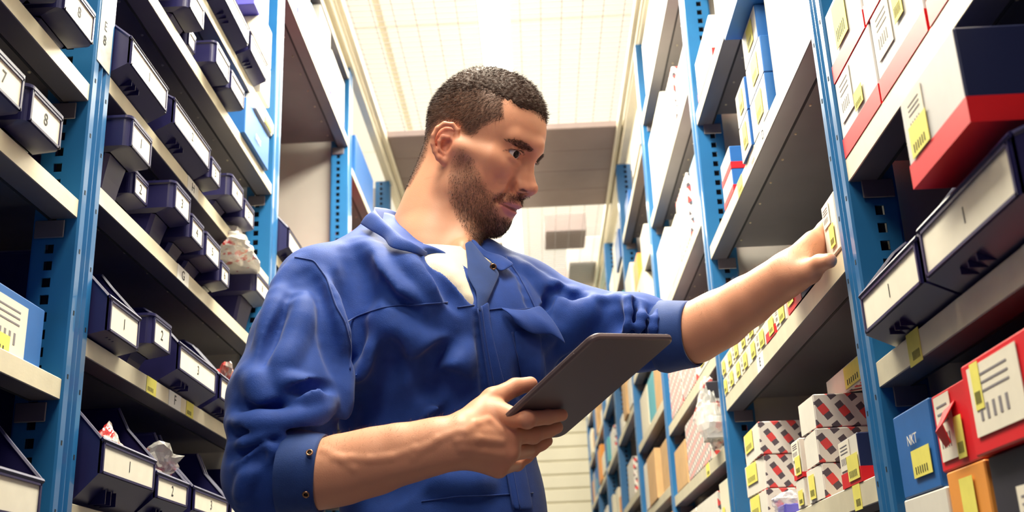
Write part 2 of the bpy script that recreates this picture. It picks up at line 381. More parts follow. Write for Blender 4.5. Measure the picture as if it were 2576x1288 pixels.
# ---------------------------------------------------------------- organic modelling: signed distance primitives + surface nets
def unit(v): v = np.asarray(v, float); return v / (np.linalg.norm(v) + 1e-12)
class Sdf:
    def __init__(s): s.p = []
    def cap(s, a, b, ra, rb=None, k=0.01, op=1):
        a = np.asarray(a, float); b = np.asarray(b, float); rb = ra if rb is None else rb
        m = max(ra, rb) + k + 0.006
        s.p.append(('c', (a, b - a, ra, rb), op, k, np.minimum(a, b) - m, np.maximum(a, b) + m)); return s
    def chain(s, pts, rads, k=0.01, op=1):
        for i in range(len(pts) - 1): s.cap(pts[i], pts[i + 1], rads[i], rads[i + 1], k, op)
        return s
    def ell(s, c, r, axes=None, k=0.01, op=1):
        c = np.asarray(c, float); r = np.asarray(r, float)
        A = np.eye(3) if axes is None else np.array([unit(q) for q in axes])
        ext = np.sqrt(((A * r[:, None]) ** 2).sum(0)) + k * 1.5 + 0.012
        s.p.append(('e', (c, A, r), op, k, c - ext, c + ext)); return s
    def plane(s, c, n, lo, hi, k=0.002, op=-1):
        """cuts away the side that n points to, inside a box"""
        s.p.append(('p', (np.asarray(c, float), unit(n)), op, k, np.asarray(lo, float), np.asarray(hi, float))); return s
    @staticmethod
    def ev(pr, P):
        t, a = pr[0], pr[1]
        if t == 'c':
            q = P - a[0].astype(np.float32); d = a[1].astype(np.float32); L = float(d @ d) + 1e-12
            h = np.clip((q @ d) / L, 0, 1)
            w = q - h[:, None] * d
            return np.sqrt(np.einsum('ij,ij->i', w, w)) - (a[2] + (a[3] - a[2]) * h)
        if t == 'e':
            q = (P - a[0].astype(np.float32)) @ a[1].T.astype(np.float32)
            r = a[2].astype(np.float32)
            k0 = np.linalg.norm(q / r, axis=1) + 1e-9; k1 = np.linalg.norm(q / (r * r), axis=1) + 1e-9
            return k0 * (k0 - 1) / k1
        if t == 'p': return -((P - a[0].astype(np.float32)) @ a[1].astype(np.float32))
    def at(s, P):
        P = np.asarray(P, np.float32).reshape(-1, 3)
        lo, hi = P.min(0), P.max(0)
        d = np.full(len(P), 0.04, np.float32)
        for pr in s.p:
            if (pr[4] > hi).any() or (pr[5] < lo).any(): continue
            m = ((P >= pr[4]) & (P <= pr[5])).all(1)
            if not m.any(): continue
            b = s.ev(pr, P[m]); a = d[m]; k = max(pr[3], 1e-5)
            if pr[2] > 0:
                h = np.maximum(k - np.abs(a - b), 0) / k
                d[m] = np.minimum(a, b) - h * h * k * 0.25
            else:
                b = -b; h = np.maximum(k - np.abs(a - b), 0) / k
                d[m] = np.maximum(a, b) + h * h * k * 0.25
        return d
    def grad(s, P, e=0.0008):
        P = np.asarray(P, float).reshape(-1, 3); g = np.zeros_like(P)
        for i in range(3):
            o = np.zeros(3); o[i] = e
            g[:, i] = s.at(P + o) - s.at(P - o)
        return g / (np.linalg.norm(g, axis=1, keepdims=True) + 1e-9)
    def hit(s, px, py, t0=0.9, t1=2.6, n=700):
        """first surface point along the camera ray through (px, py)"""
        d = ray_dir(px, py); t = np.linspace(t0, t1, n)
        P = np.array([0, 0, CZ]) + t[:, None] * d; v = s.at(P)
        i = np.nonzero(v < 0)[0]
        if len(i) == 0: return None
        i = i[0]
        if i == 0: return P[0]
        a = v[i - 1] / (v[i - 1] - v[i] + 1e-9)
        return P[i - 1] * (1 - a) + P[i] * a
    def mesh(s, h, name, mats, smooth=True, n=20):
        lo = np.min([p[4] for p in s.p if p[2] > 0], 0); hi = np.max([p[5] for p in s.p if p[2] > 0], 0)
        nb = np.ceil((hi - lo) / (h * n)).astype(int) + 1
        N = nb * n + 2
        boxes = np.array([np.r_[p[4], p[5]] for p in s.p if p[2] > 0])
        g = np.arange(n + 2)
        II, JJ, KK = np.meshgrid(g, g, g, indexing='ij')
        off = np.stack([II, JJ, KK], -1).reshape(-1, 3).astype(np.float32) * h
        cell_ids = []; cell_v = []; quads = []
        cid = lambda i, j, k: (i * N[1] + j) * N[2] + k
        for bi in range(nb[0]):
            for bj in range(nb[1]):
                for bk in range(nb[2]):
                    o = lo + np.array([bi, bj, bk]) * n * h; e = o + (n + 1) * h
                    if not ((boxes[:, :3] <= e) & (boxes[:, 3:] >= o)).all(1).any(): continue
                    cs = s.at((o + off.reshape(n + 2, n + 2, n + 2, 3)[::7, ::7, ::7].reshape(-1, 3)))
                    if cs.min() > h * 13 or cs.max() < -h * 13: continue
                    D = s.at(o.astype(np.float32) + off).reshape(n + 2, n + 2, n + 2)
                    S = D < 0
                    if S.all() or not S.any(): continue
                    # cells with index 0..n (n+1 of them); own those 0..n-1
                    c8 = [S[a:n + 1 + a, b:n + 1 + b, c:n + 1 + c] for a in (0, 1) for b in (0, 1) for c in (0, 1)]
                    act = np.logical_or.reduce(c8) & ~np.logical_and.reduce(c8)
                    act[n, :, :] = 0; act[:, n, :] = 0; act[:, :, n] = 0
                    ci = np.argwhere(act)
                    if len(ci):
                        acc = np.zeros((len(ci), 3)); cnt = np.zeros(len(ci))
                        for ax in range(3):
                            u, w = [q for q in range(3) if q != ax]
                            for a in (0, 1):
                                for b in (0, 1):
                                    p0 = ci.copy(); p0[:, u] += a; p0[:, w] += b; p1 = p0.copy(); p1[:, ax] += 1
                                    d0 = D[p0[:, 0], p0[:, 1], p0[:, 2]]; d1 = D[p1[:, 0], p1[:, 1], p1[:, 2]]
                                    m = (d0 < 0) != (d1 < 0)
                                    tt = np.where(m, d0 / np.where(m, d0 - d1, 1), 0)
                                    q = p0.astype(float); q[:, ax] += tt
                                    acc += q * m[:, None]; cnt += m
                        cell_v.append(o + acc / cnt[:, None] * h)
                        gi = ci + np.array([bi, bj, bk]) * n
                        cell_ids.append(cid(gi[:, 0], gi[:, 1], gi[:, 2]))
                    base = np.array([bi, bj, bk]) * n
                    for ax in range(3):
                        u, w = [(1, 2), (2, 0), (0, 1)][ax]
                        A = S[:n, :n, :n]
                        sl = [slice(0, n)] * 3; sl[ax] = slice(1, n + 1); B = S[tuple(sl)]
                        ed = np.argwhere(A != B)
                        if not len(ed): continue
                        ins = A[ed[:, 0], ed[:, 1], ed[:, 2]]
                        G = ed + base
                        cc = []
                        for (a, b) in ((0, 0), (1, 0), (1, 1), (0, 1)):
                            q = G.copy(); q[:, u] -= 1 - a; q[:, w] -= 1 - b
                            cc.append(cid(q[:, 0], q[:, 1], q[:, 2]))
                        Q = np.stack(cc, 1); Q[~ins] = Q[~ins][:, ::-1]
                        quads.append(Q)
        ids = np.concatenate(cell_ids); V = np.concatenate(cell_v); Q = np.concatenate(quads)
        order = np.argsort(ids); ids = ids[order]; V = V[order]
        k = np.searchsorted(ids, Q); k = np.minimum(k, len(ids) - 1)
        ok = (ids[k] == Q).all(1); Q = k[ok]
        me = bpy.data.meshes.new(name)
        me.vertices.add(len(V)); me.vertices.foreach_set('co', V.astype(np.float32).ravel())
        me.loops.add(len(Q) * 4); me.loops.foreach_set('vertex_index', Q.astype(np.int32).ravel())
        me.polygons.add(len(Q)); me.polygons.foreach_set('loop_start', np.arange(0, len(Q) * 4, 4, dtype=np.int32))
        me.polygons.foreach_set('use_smooth', np.ones(len(Q), bool))
        for m in (mats if isinstance(mats, (list, tuple)) else [mats]): me.materials.append(m)
        me.update(calc_edges=True); me.validate()
        return me, V, Q

def set_colors(me, col):
    a = me.color_attributes.new('tint', 'FLOAT_COLOR', 'POINT')
    c = np.ones((len(me.vertices), 4), np.float32); c[:, :3] = col
    a.data.foreach_set('color', c.ravel())

def poly_sd(P, poly):
    """signed distance in pixels to a closed outline, negative inside"""
    poly = np.asarray(poly, float); d = np.full(len(P), 1e9); ins = np.zeros(len(P), bool); n = len(poly)
    for i in range(n):
        a, b = poly[i], poly[(i + 1) % n]; e = b - a
        w = P - a; t = np.clip((w @ e) / (e @ e + 1e-9), 0, 1)
        d = np.minimum(d, np.linalg.norm(w - t[:, None] * e, axis=1))
        c = (a[1] > P[:, 1]) != (b[1] > P[:, 1])
        with np.errstate(divide='ignore', invalid='ignore'):
            x = a[0] + (P[:, 1] - a[1]) / (b[1] - a[1]) * e[0]
        ins ^= c & (P[:, 0] < x)
    return np.where(ins, -d, d)
# ---------------------------------------------------------------- bins
def bin_parts(kind, W, H, D, l0, l1):
    """local frame: front towards +x, width along y centred on 0, base at z 0, x 0 = front edge of the shelf. l0..l1 = label height range"""
    b = MB(); w = W / 2; t = 0.0022; f = 0.026
    if kind == 'A':
        bw = w * 0.80; r = 0.010
        # lower body, tapering down
        lo = l0 - 0.004
        v = []
        for z, ww, xf in ((0.0, bw * 0.86, -0.020), (lo * 0.5, bw * 0.93, -0.013), (lo - 0.006, bw, -0.006)):
            for x, y in ((xf - 0.006, -ww), (xf, -ww + 0.006), (xf, ww - 0.006), (xf - 0.006, ww), (-D, ww), (-D, -ww)): v.append((x, y, z))
        fs = [(5, 4, 3, 2, 1, 0)]
        for i in (0, 1):
            for k in range(6): fs.append((i * 6 + k, i * 6 + (k + 1) % 6, i * 6 + 6 + (k + 1) % 6, i * 6 + 6 + k))
        b.add(v, fs)
        # overhanging upper band, rounded corners, open at the top
        ring = []
        n = 5
        for k in range(n + 1):
            a = math.pi / 2 * k / n; ring.append((f - r + r * math.sin(a), -w + r - r * math.cos(a)))
        for k in range(n + 1):
            a = math.pi / 2 * k / n; ring.append((f - r + r * math.cos(a), w - r + r * math.sin(a)))
        ring += [(-D, w), (-D, -w)]
        inner = []
        for x, y in ring: inner.append((x - t if x > 0 else (x + t if x < -D + 0.01 else x), y + (t if y < 0 else -t)))
        N = len(ring); zs = [(lo - 0.006, [(min(x, -0.004) if x > -0.004 else x, y * 0.82) for x, y in ring]), (l0 - 0.004, ring), (l1 - 0.002 + 0.004, ring)]
        sc = [(x + (0.0025 if x > -D + 0.01 else 0), y * (1 + 0.0025 / w)) for x, y in ring]
        zs += [(l1 + 0.004, sc), (l1 + 0.008, sc), (l1 + 0.008, inner), (l0, inner)]
        v = []; fs = []
        for z, rg in zs: v += [(x, y, z) for x, y in rg]
        for i in range(len(zs) - 1):
            for k in range(N): fs.append((i * N + k, i * N + (k + 1) % N, (i + 1) * N + (k + 1) % N, (i + 1) * N + k))
        fs.append(tuple(range((len(zs) - 1) * N, len(zs) * N)))
        b.add(v, fs)
        # handle slot mouldings on the sides
        for s in (-1, 1):
            b.box((-0.055, s * w - 0.0012, l0 + 0.010), (-0.028, s * w + 0.0012, l0 + 0.013)); b.box((-0.055, s * w - 0.0012, l0 + 0.020), (-0.028, s * w + 0.0016, l0 + 0.0215))
    else:
        # hopper-front bin: high cheeks sloping down to a low label front
        pr = [(f, l0 - 0.004), (f, l1 + 0.005), (-0.020, min(H, l1 + 0.055)), (-0.036, H), (-D, H), (-D, 0.0), (-0.012, 0.0)]
        for s in (-1, 1):
            y0, y1 = sorted((s * w, s * (w - t))); b.prism(pr, 1, y0, y1)
            rim = [(f - 0.001, s * (w - t / 2), l1 + 0.006), (-0.020, s * (w - t / 2), min(H, l1 + 0.056)), (-0.036, s * (w - t / 2), H + 0.001), (-0.06, s * (w - t / 2), H + 0.001), (-D, s * (w - t / 2), H + 0.001)]
            b.tube(rim, 0.0030, 6)
        b.box((f - t, -w, l0 - 0.004), (f, w, l1 + 0.005))
        b.prism([(f, l0 - 0.004), (f - t, l0 - 0.002), (-0.012, 0.0025), (-D, 0.0025), (-D, 0.0), (-0.012, 0.0)], 1, -w + t, w - t)
        b.box((-D, -w, 0.0), (-D + t, w, H))
        for q in (0.25, 0.34, 0.43): b.box((-0.010, -w + W * q, 0.001 + 0.004), (f - 0.010, -w + W * q + 0.002, l0 * 0.55))
        b.tube([(f - 0.0005, -w, l1 + 0.006), (f - 0.0005, w, l1 + 0.006)], 0.0032, 6)
        for q in (0.30, 0.70): b.box((-0.16, -w + W * q, 0.0025), (-0.02, -w + W * q + 0.0015, H * 0.75)) if W > 0.3 else None
    # label frame
    for a in ((l0 - 0.003, l0), (l1, l1 + 0.0025)): b.box((f - 0.001, -w + 0.006, a[0]), (f + 0.0022, w - 0.006, a[1]))
    for s in (-1, 1):
        y0, y1 = sorted((s * (w - 0.009), s * (w - 0.005))); b.box((f - 0.001, y0, l0 - 0.003), (f + 0.0022, y1, l1 + 0.0025))
    return b.mesh('tray', m_bin)
_binm = {}
def make_bin(side, y0, y1, z, kind, num, l0=None, l1=None, H=None, out=0.0, label='', group='navy bins on the racks', size=0.022):
    l0 = (0.060 if kind == 'A' else 0.024) if l0 is None else l0
    l1 = l0 + 0.033 if l1 is None else l1
    H = H or (l1 + 0.008 if kind == 'A' else l1 + 0.080)
    W = y1 - y0 - 0.002; D = 0.24 if kind == 'A' else 0.30
    k = (kind, round(W, 3), round(H, 3), round(l0, 3), round(l1, 3))
    if k not in _binm: _binm[k] = bin_parts(kind, W, H, D, l0, l1)
    X = XL if side < 0 else XR
    r = empty('storage_bin', (X + (-side) * out, (y0 + y1) / 2, z + CZ + 0.0005), 0 if side < 0 else math.pi)
    tag(r, label, 'bin', group)
    link_mesh('tray', _binm[k], None, r)
    MB().box((0.0255, -W / 2 + 0.009, l0), (0.0266, W / 2 - 0.009, l1)).build('label_card', m_card, r)
    if num:
        o = link_mesh('printed_number', text_mesh(num, size, m_ink), None, r)
        o.matrix_local = Matrix(((0, 0, 1, 0.0269), (1, 0, 0, 0.0), (0, 1, 0, (l0 + l1) / 2), (0, 0, 0, 1)))
    return r
A, B = 'A', 'B'
def lab(kind, num, shelf, extra=''):
    return ('%s navy bin numbered %s on the shelf lettered %s%s' % ('wide open-front' if kind == B else 'small', num, shelf, extra))
BINS = [
 (1.4125, 1.584, 0.790, B, '1', 0.024, None, 0.10, 0.0, 'wide navy bin numbered 1 on shelf H, beside the near left post'),
 (1.612, 1.822, 0.790, B, '2', 0.024, None, 0.09, 0.0, 'wide navy bin numbered 2 on shelf H'),
 (1.824, 1.892, 0.790, A, '3', 0.017, 0.046, None, 0.0, 'narrow navy bin squeezed beside bin 2 on shelf H'),
 (1.958, 2.054, 0.790, A, '4', 0.036, 0.068, None, 0.0, 'small navy bin above the letter H, left of two alike'),
 (2.056, 2.142, 0.790, A, '5', 0.026, 0.056, None, 0.0, 'small navy bin at the far end of shelf H, right of two alike'),
 (1.438, 1.532, 0.615, A, '1', 0.078, 0.114, None, 0.0, 'tall navy bin numbered 1 on shelf G, beside the near left post'),
 (1.540, 1.610, 0.615, A, '2', 0.046, 0.074, None, -0.03, 'small navy bin tucked behind bin 1 on shelf G'),
 (1.640, 1.730, 0.615, A, '3', 0.060, 0.095, None, 0.0, 'small navy bin numbered 3, third from the near post on shelf G'),
 (1.732, 1.810, 0.615, A, '4', 0.042, 0.073, None, 0.0, 'small navy bin in the middle of shelf G, fourth from the near post'),
 (1.816, 1.914, 0.615, A, '5', 0.038, 0.071, None, 0.0, 'small navy bin just left of the letter G card, fifth from the near post'),
 (1.916, 1.980, 0.615, A, '6', 0.022, 0.050, None, 0.0, 'narrow navy bin numbered 6 on shelf G, beneath the plastic bag'),
 (2.170, 2.292, 0.615, A, '8', 0.080, 0.112, None, 0.0, 'tall navy bin on shelf G carrying a crumpled plastic bag'),
 (1.4125, 1.536, 0.395, B, '1', 0.012, 0.050, 0.125, 0.0, 'wide navy bin numbered 1 on shelf F, beside the near left post'),
 (1.585, 1.674, 0.395, A, '2', 0.038, 0.073, None, 0.0, 'small navy bin numbered 2 on shelf F'),
 (1.710, 1.928, 0.395, B, '3', 0.026, 0.060, 0.125, 0.0, 'wide navy bin numbered 3 on shelf F'),
 (1.948, 2.165, 0.395, B, '4', 0.026, 0.060, 0.125, 0.0, 'wide navy bin at the far end of shelf F, partly behind the man\'s sleeve'),
 (1.428, 1.641, 0.174, B, '1', 0.043, 0.078, 0.165, 0.0, 'wide navy bin numbered 1 on the lowest visible shelf, red plastic inside'),
 (1.643, 1.803, 0.174, B, '2', 0.035, 0.063, 0.155, 0.0, 'navy bin numbered 2 on the lowest visible shelf, clear bag on top'),
 (1.826, 2.040, 0.174, B, '3', 0.035, 0.063, 0.155, 0.0, 'wide navy bin numbered 3 on the lowest visible shelf'),
 (2.050, 2.250, 0.174, B, '4', 0.035, 0.063, 0.155, 0.0, 'wide navy bin on the lowest visible shelf, hidden by his elbow'),
 (1.420, 1.520, 1.022, A, '', 0.040, 0.072, None, 0.0, 'navy bin on the shelf above H, first from the near post'),
 (1.525, 1.640, 1.022, A, '', 0.040, 0.072, None, -0.02, 'navy bin on the shelf above H, second from the near post'),
 (1.652, 1.742, 1.022, A, '', 0.036, 0.070, None, 0.0, 'navy bin with a white edge card on the shelf above H, third'),
 (1.744, 1.795, 1.022, A, '', 0.016, 0.040, None, -0.03, 'very narrow navy bin on the shelf above H'),
 (1.816, 1.916, 1.022, A, '', 0.018, 0.050, None, 0.0, 'navy bin on the shelf above H, left of the last two'),
 (1.919, 2.028, 1.022, A, '', 0.017, 0.046, None, 0.0, 'navy bin on the shelf above H, right one next to the blue carton'),
 (1.66, 1.83, 1.178, B, '', 0.020, 0.052, 0.09, 0.0, 'wide navy bin on the top left shelf, nearest one'),
 (1.84, 2.04, 1.178, B, '', 0.020, 0.052, 0.09, 0.0, 'wide navy bin on the top left shelf, next to the white cartons'),
 (2.05, 2.20, 1.178, B, '', 0.020, 0.052, 0.07, 0.0, 'wide navy bin on the top left shelf, below the violet carton'),
]
for y0, y1, z, k, n, l0, l1, H_, out, lb in BINS: make_bin(-1, y0, y1, z, k, n, l0, l1, H_, out, lb)
B0 = [
 (1.186, 1.290, 0.743, A, '8', 0.026, 0.062, None, 'navy bin numbered 8 at the upper left corner, left of the near post'),
 (1.05, 1.180, 0.743, A, '7', 0.026, 0.062, None, 'navy bin cut off by the upper left corner of the picture'),
 (1.130, 1.226, 0.569, A, '8', 0.016, 0.050, None, 'navy bin numbered 8 on the second shelf left of the near post'),
 (1.02, 1.12, 0.569, A, '7', 0.016, 0.050, None, 'navy bin at the left edge beside the lower bin 8'),
 (1.03, 1.268, 0.110, B, '', 0.030, 0.066, 0.14, 'wide navy bin at the lower left corner of the picture'),
]
for y0, y1, z, k, n, l0, l1, H_, lb in B0: make_bin(-1, y0, y1, z, k, n, l0, l1, H_, 0.0, lb)
B2 = [(2.455, 2.600, B, 0.02), (2.610, 2.770, B, 0.02), (2.780, 2.94, B, 0.02), (2.95, 3.11, B, 0.02), (3.12, 3.28, B, 0.02)]
for i, (y0, y1, k, l0) in enumerate(B2): make_bin(-1, y0, y1, 0.87, k, '', l0, l0 + 0.04, l0 + 0.10, 0.0, '%s wide navy bin behind the second left post, level with his shoulder' % ['first', 'second', 'third', 'fourth', 'fifth'][i])
for i, (y0, y1) in enumerate([(2.455, 2.57), (2.58, 2.70), (2.71, 2.83)]): make_bin(-1, y0, y1, 0.640, A, '', 0.055, 0.09, None, 0.0, '%s navy bin one shelf lower behind the second left post' % ['first', 'second', 'third'][i])
for y0, y1, l0, l1, lb in ((1.020, 1.226, 0.022, 0.058, 'wide navy bin beside the near right post, blank label'), (0.790, 1.016, 0.022, 0.062, 'large blurred navy bin at the right edge, nearest the camera')):
    make_bin(1, y0, y1, 0.283, B, 'I' if y0 < 1 else '1', l0, l1, 0.088 if y0 < 1 else 0.125, 0.0, lb)
# ---------------------------------------------------------------- cartons
def pattern_mat():
    m = bpy.data.materials.new('printed_pattern_board'); m.use_nodes = True; nt = m.node_tree; N = nt.nodes; L = nt.links
    b = N['Principled BSDF']; b.inputs['Roughness'].default_value = 0.6
    tc = N.new('ShaderNodeTexCoord'); sp = N.new('ShaderNodeSeparateXYZ'); L.new(tc.outputs['Object'], sp.inputs[0])
    def mth(op, a, c=None):
        n = N.new('ShaderNodeMath'); n.operation = op
        for i, v in enumerate((a, c)):
            if v is None: continue
            if isinstance(v, (int, float)): n.inputs[i].default_value = v
            else: L.new(v, n.inputs[i])
        return n.outputs[0]
    u = mth('ADD', sp.outputs['X'], sp.outputs['Y']); v = sp.outputs['Z']
    al = math.radians(56)
    a = mth('ADD', mth('MULTIPLY', u, math.cos(al)), mth('MULTIPLY', v, math.sin(al)))
    c = mth('SUBTRACT', mth('MULTIPLY', v, math.cos(al)), mth('MULTIPLY', u, math.sin(al)))
    cb = mth('MULTIPLY', c, 1 / 0.0235); row = mth('FLOOR', cb)
    ca = mth('ADD', mth('MULTIPLY', a, 1 / 0.040), mth('MULTIPLY', row, 0.5))
    fa = mth('ABSOLUTE', mth('SUBTRACT', mth('FRACT', ca), 0.5)); fb = mth('ABSOLUTE', mth('SUBTRACT', mth('FRACT', cb), 0.5))
    grey = mth('MULTIPLY', mth('LESS_THAN', fa, 0.40), mth('LESS_THAN', fb, 0.24))
    red = mth('MULTIPLY', mth('LESS_THAN', fa, 0.17), mth('LESS_THAN', fb, 0.27))
    m1 = N.new('ShaderNodeMixRGB'); m1.inputs[1].default_value = (0.78, 0.72, 0.66, 1); m1.inputs[2].default_value = (0.10, 0.075, 0.095, 1); L.new(grey, m1.inputs[0])
    m2 = N.new('ShaderNodeMixRGB'); L.new(m1.outputs[0], m2.inputs[1]); m2.inputs[2].default_value = (0.72, 0.06, 0.06, 1); L.new(red, m2.inputs[0])
    L.new(m2.outputs[0], b.inputs['Base Color'])
    return m
CM = {'pat': pattern_mat(), 'white': mat('white_board', (0.74, 0.70, 0.62), 0.6, noise=0.03, nscale=40), 'grey': mat('light_grey_board', (0.60, 0.58, 0.57), 0.5, noise=0.08, nscale=14),
      'blue': mat('blue_board', (0.020, 0.13, 0.42), 0.45, noise=0.05, nscale=30), 'navy': mat('navy_board', (0.012, 0.018, 0.075), 0.45), 'red': mat('red_board', (0.72, 0.012, 0.020), 0.42),
      'orange': mat('orange_board', (0.85, 0.33, 0.06), 0.5, noise=0.05, nscale=20), 'black': mat('black_board', (0.035, 0.032, 0.045), 0.45, noise=0.2, nscale=12), 'brown': mat('kraft_board', (0.58, 0.36, 0.17), 0.75, noise=0.08, nscale=20),
      'teal': mat('teal_board', (0.10, 0.42, 0.50), 0.5), 'violet': mat('violet_board', (0.13, 0.12, 0.62), 0.5), 'cream': mat('cream_board', (0.80, 0.74, 0.58), 0.6), 'lblue': mat('pale_blue_board', (0.30, 0.50, 0.72), 0.5)}
ORD = ['first', 'second', 'third', 'fourth', 'fifth', 'sixth', 'seventh', 'eighth', 'ninth', 'tenth', 'eleventh', 'twelfth']
def carton(side, y0, y1, z, h, body, label, face=None, band=None, bandh=0.2, sticker=None, card=None, out=0.0, dep=0.22, group=None, name='carton', rot=0.0, lid=True, text=None, tcol=None, cat='box'):
    """box whose aisle face stands at the rack front, out = how far it sticks out"""
    X = (XL if side < 0 else XR); sg = -side; W = y1 - y0 - 0.002
    r = empty(name, (X + sg * out, (y0 + y1) / 2, z + CZ + 0.0005), (0 if side < 0 else math.pi) + rot); tag(r, label, cat, group)
    bv = min(0.0015, h * 0.05)
    MB().box((-dep, -W / 2, 0), (0, W / 2, h - 0.0006), bev=bv).build('board', CM[body], r)
    if face: MB().box((-0.0004, -W / 2 + 0.002, 0.001), (0.0004, W / 2 - 0.002, h - 0.002)).build('printed_front', CM[face], r)
    if band:
        MB().box((-dep - 0.0002, -W / 2 - 0.0004, -0.0004), (0.0008, W / 2 + 0.0004, h * bandh)).build('printed_band', CM[band], r)
    if lid:   # tuck flap seam along the front edge of the top and side flap lines
        MB().box((-dep + 0.004, -0.0006, h - 0.0004), (-0.004, 0.0006, h + 0.0002)).build('flap_seam', m_ink, r)
    if card:
        a0, a1, b0, b1 = card
        MB().box((0.0006, -W / 2 + W * a0, h * b0), (0.0013, -W / 2 + W * a1, h * b1)).build('address_label', m_card, r)
        bb = MB()
        for q in range(5): bb.box((0.0012, -W / 2 + W * (a0 + (a1 - a0) * (0.15 + 0.13 * q)), h * (b0 + (b1 - b0) * 0.2)), (0.0016, -W / 2 + W * (a0 + (a1 - a0) * (0.20 + 0.13 * q)), h * (b0 + (b1 - b0) * 0.42)))
        for q in range(3): bb.box((0.0012, -W / 2 + W * (a0 + (a1 - a0) * 0.15), h * (b0 + (b1 - b0) * (0.58 + 0.12 * q))), (0.0016, -W / 2 + W * (a0 + (a1 - a0) * 0.8), h * (b0 + (b1 - b0) * (0.61 + 0.12 * q))))
        bb.build('printed_lines', mat('grey_ink', (0.22, 0.20, 0.22), 0.7), r)
    if sticker:
        a0, a1, b0, b1 = sticker
        MB().box((0.0014, -W / 2 + W * a0, h * b0), (0.0019, -W / 2 + W * a1, h * b1)).build('price_sticker', m_yel, r)
        bb = MB()
        for q in range(6): bb.box((0.0018, -W / 2 + W * (a0 + (a1 - a0) * (0.15 + 0.12 * q)), h * (b0 + (b1 - b0) * 0.12)), (0.0022, -W / 2 + W * (a0 + (a1 - a0) * (0.19 + 0.12 * q)), h * (b0 + (b1 - b0) * 0.38)))
        bb.build('barcode', m_ink, r)
    if text:
        o = link_mesh('printed_text', text_mesh(text[0], text[1], CM[tcol or 'white']), None, r)
        o.matrix_local = Matrix(((0, 0, 1, 0.0024), (1, 0, 0, 0.0), (0, 1, 0, h * text[2]), (0, 0, 0, 1)))
    return r
# left rack
carton(-1, 2.10, 2.31, 1.022, 0.085, 'blue', 'blue carton with white lettering at the far end of the shelf above H', out=0.010, card=None, dep=0.20, text=('SNDE', 0.018, 0.35))
carton(-1, 2.16, 2.31, 1.109, 0.040, 'white', 'white carton with a yellow sticker resting on the lettered blue carton', out=0.016, sticker=(0.5, 0.95, 0.1, 0.5), dep=0.2)
carton(-1, 2.215, 2.30, 1.178, 0.10, 'white', 'white carton on the top left shelf against the second post, lower one', out=0.01)
carton(-1, 2.215, 2.30, 1.2795, 0.10, 'cream', 'cream carton stacked at the second left post, middle one', out=0.01)
carton(-1, 2.17, 2.30, 1.381, 0.09, 'violet', 'violet carton on top of the stack at the second left post', face='violet', out=0.0)
carton(-1, 1.10, 1.318, 0.323, 0.082, 'blue', 'blue carton with a white label and yellow sticker at the left edge', out=-0.015, card=(0.35, 0.78, 0.05, 0.85), sticker=(0.30, 0.60, 0.02, 0.30))
carton(-1, 1.02, 1.09, 0.323, 0.06, 'cream', 'cream carton at the left edge beside the blue labelled carton', out=-0.03)
for i, (y0, y1, h, c) in enumerate([(2.45, 2.60, 0.16, 'blue'), (2.61, 2.76, 0.20, 'white'), (2.77, 2.90, 0.14, 'lblue'), (2.91, 3.08, 0.22, 'white'), (3.10, 3.34, 0.17, 'white')]):
    carton(-1, y0, y1, 1.62, h, c, '%s carton past the second left post, high shelf, %s' % (ORD[i], {'blue': 'blue', 'white': 'white with blue stripe', 'lblue': 'pale blue'}[c]), band='violet' if c == 'white' else None, bandh=0.12, dep=0.30)
carton(-1, 3.12, 3.34, 0.965 + 0.03, 0.075, 'red', 'bright red carton on the far left bins just above his shoulder', dep=0.25, out=-0.02)
# right rack, near bay
for i, (y0, y1, z, h) in enumerate([(1.128, 1.284, 0.547, 0.105), (0.968, 1.124, 0.547, 0.105), (0.80, 0.962, 0.547, 0.115), (1.14, 1.284, 0.6525, 0.10), (0.98, 1.136, 0.6525, 0.10), (0.84, 0.976, 0.6625, 0.10)]):
    carton(1, y0, y1, z, h, 'grey', ['pale carton with red base beside the near right post, lower row', 'pale carton with red base in the middle of the lower row, upper right shelf', 'pale carton with a yellow sticker near the right edge, lower row', 'pale carton with red base beside the near right post, upper row', 'pale carton with yellow sticker in the middle of the upper row', 'pale carton in the upper row nearest the right edge'][i],
           band='red', bandh=0.24, card=(0.08, 0.42, 0.40, 0.95) if i < 2 else None, sticker=((0.45, 0.66, 0.30, 0.52) if i == 0 else (0.5, 0.68, 0.5, 0.92) if i == 1 else (0.25, 0.62, 0.3, 0.9)), out=0.0)
carton(1, 0.812, 0.958, 0.283 + 0.0905, 0.088, 'navy', 'large blurred navy and red carton jutting out at the right edge', face='grey', band='red', bandh=0.26, card=(0.1, 0.4, 0.45, 0.92), sticker=(0.10, 0.42, 0.27, 0.62), out=0.045, dep=0.20)
carton(1, 1.135, 1.258, 0.1185, 0.092, 'blue', 'upright blue carton with a yellow sticker beside the near right post', out=0.0, sticker=(0.40, 0.88, 0.18, 0.50), dep=0.16, text=('NKT', 0.016, 0.62))
r_flap = carton(1, 1.023, 1.128, 0.1305, 0.078, 'red', 'red carton with a torn flap, left of the larger red carton', card=(0.08, 0.5, 0.12, 0.95), sticker=(0.52, 0.72, 0.08, 0.6), out=0.0)
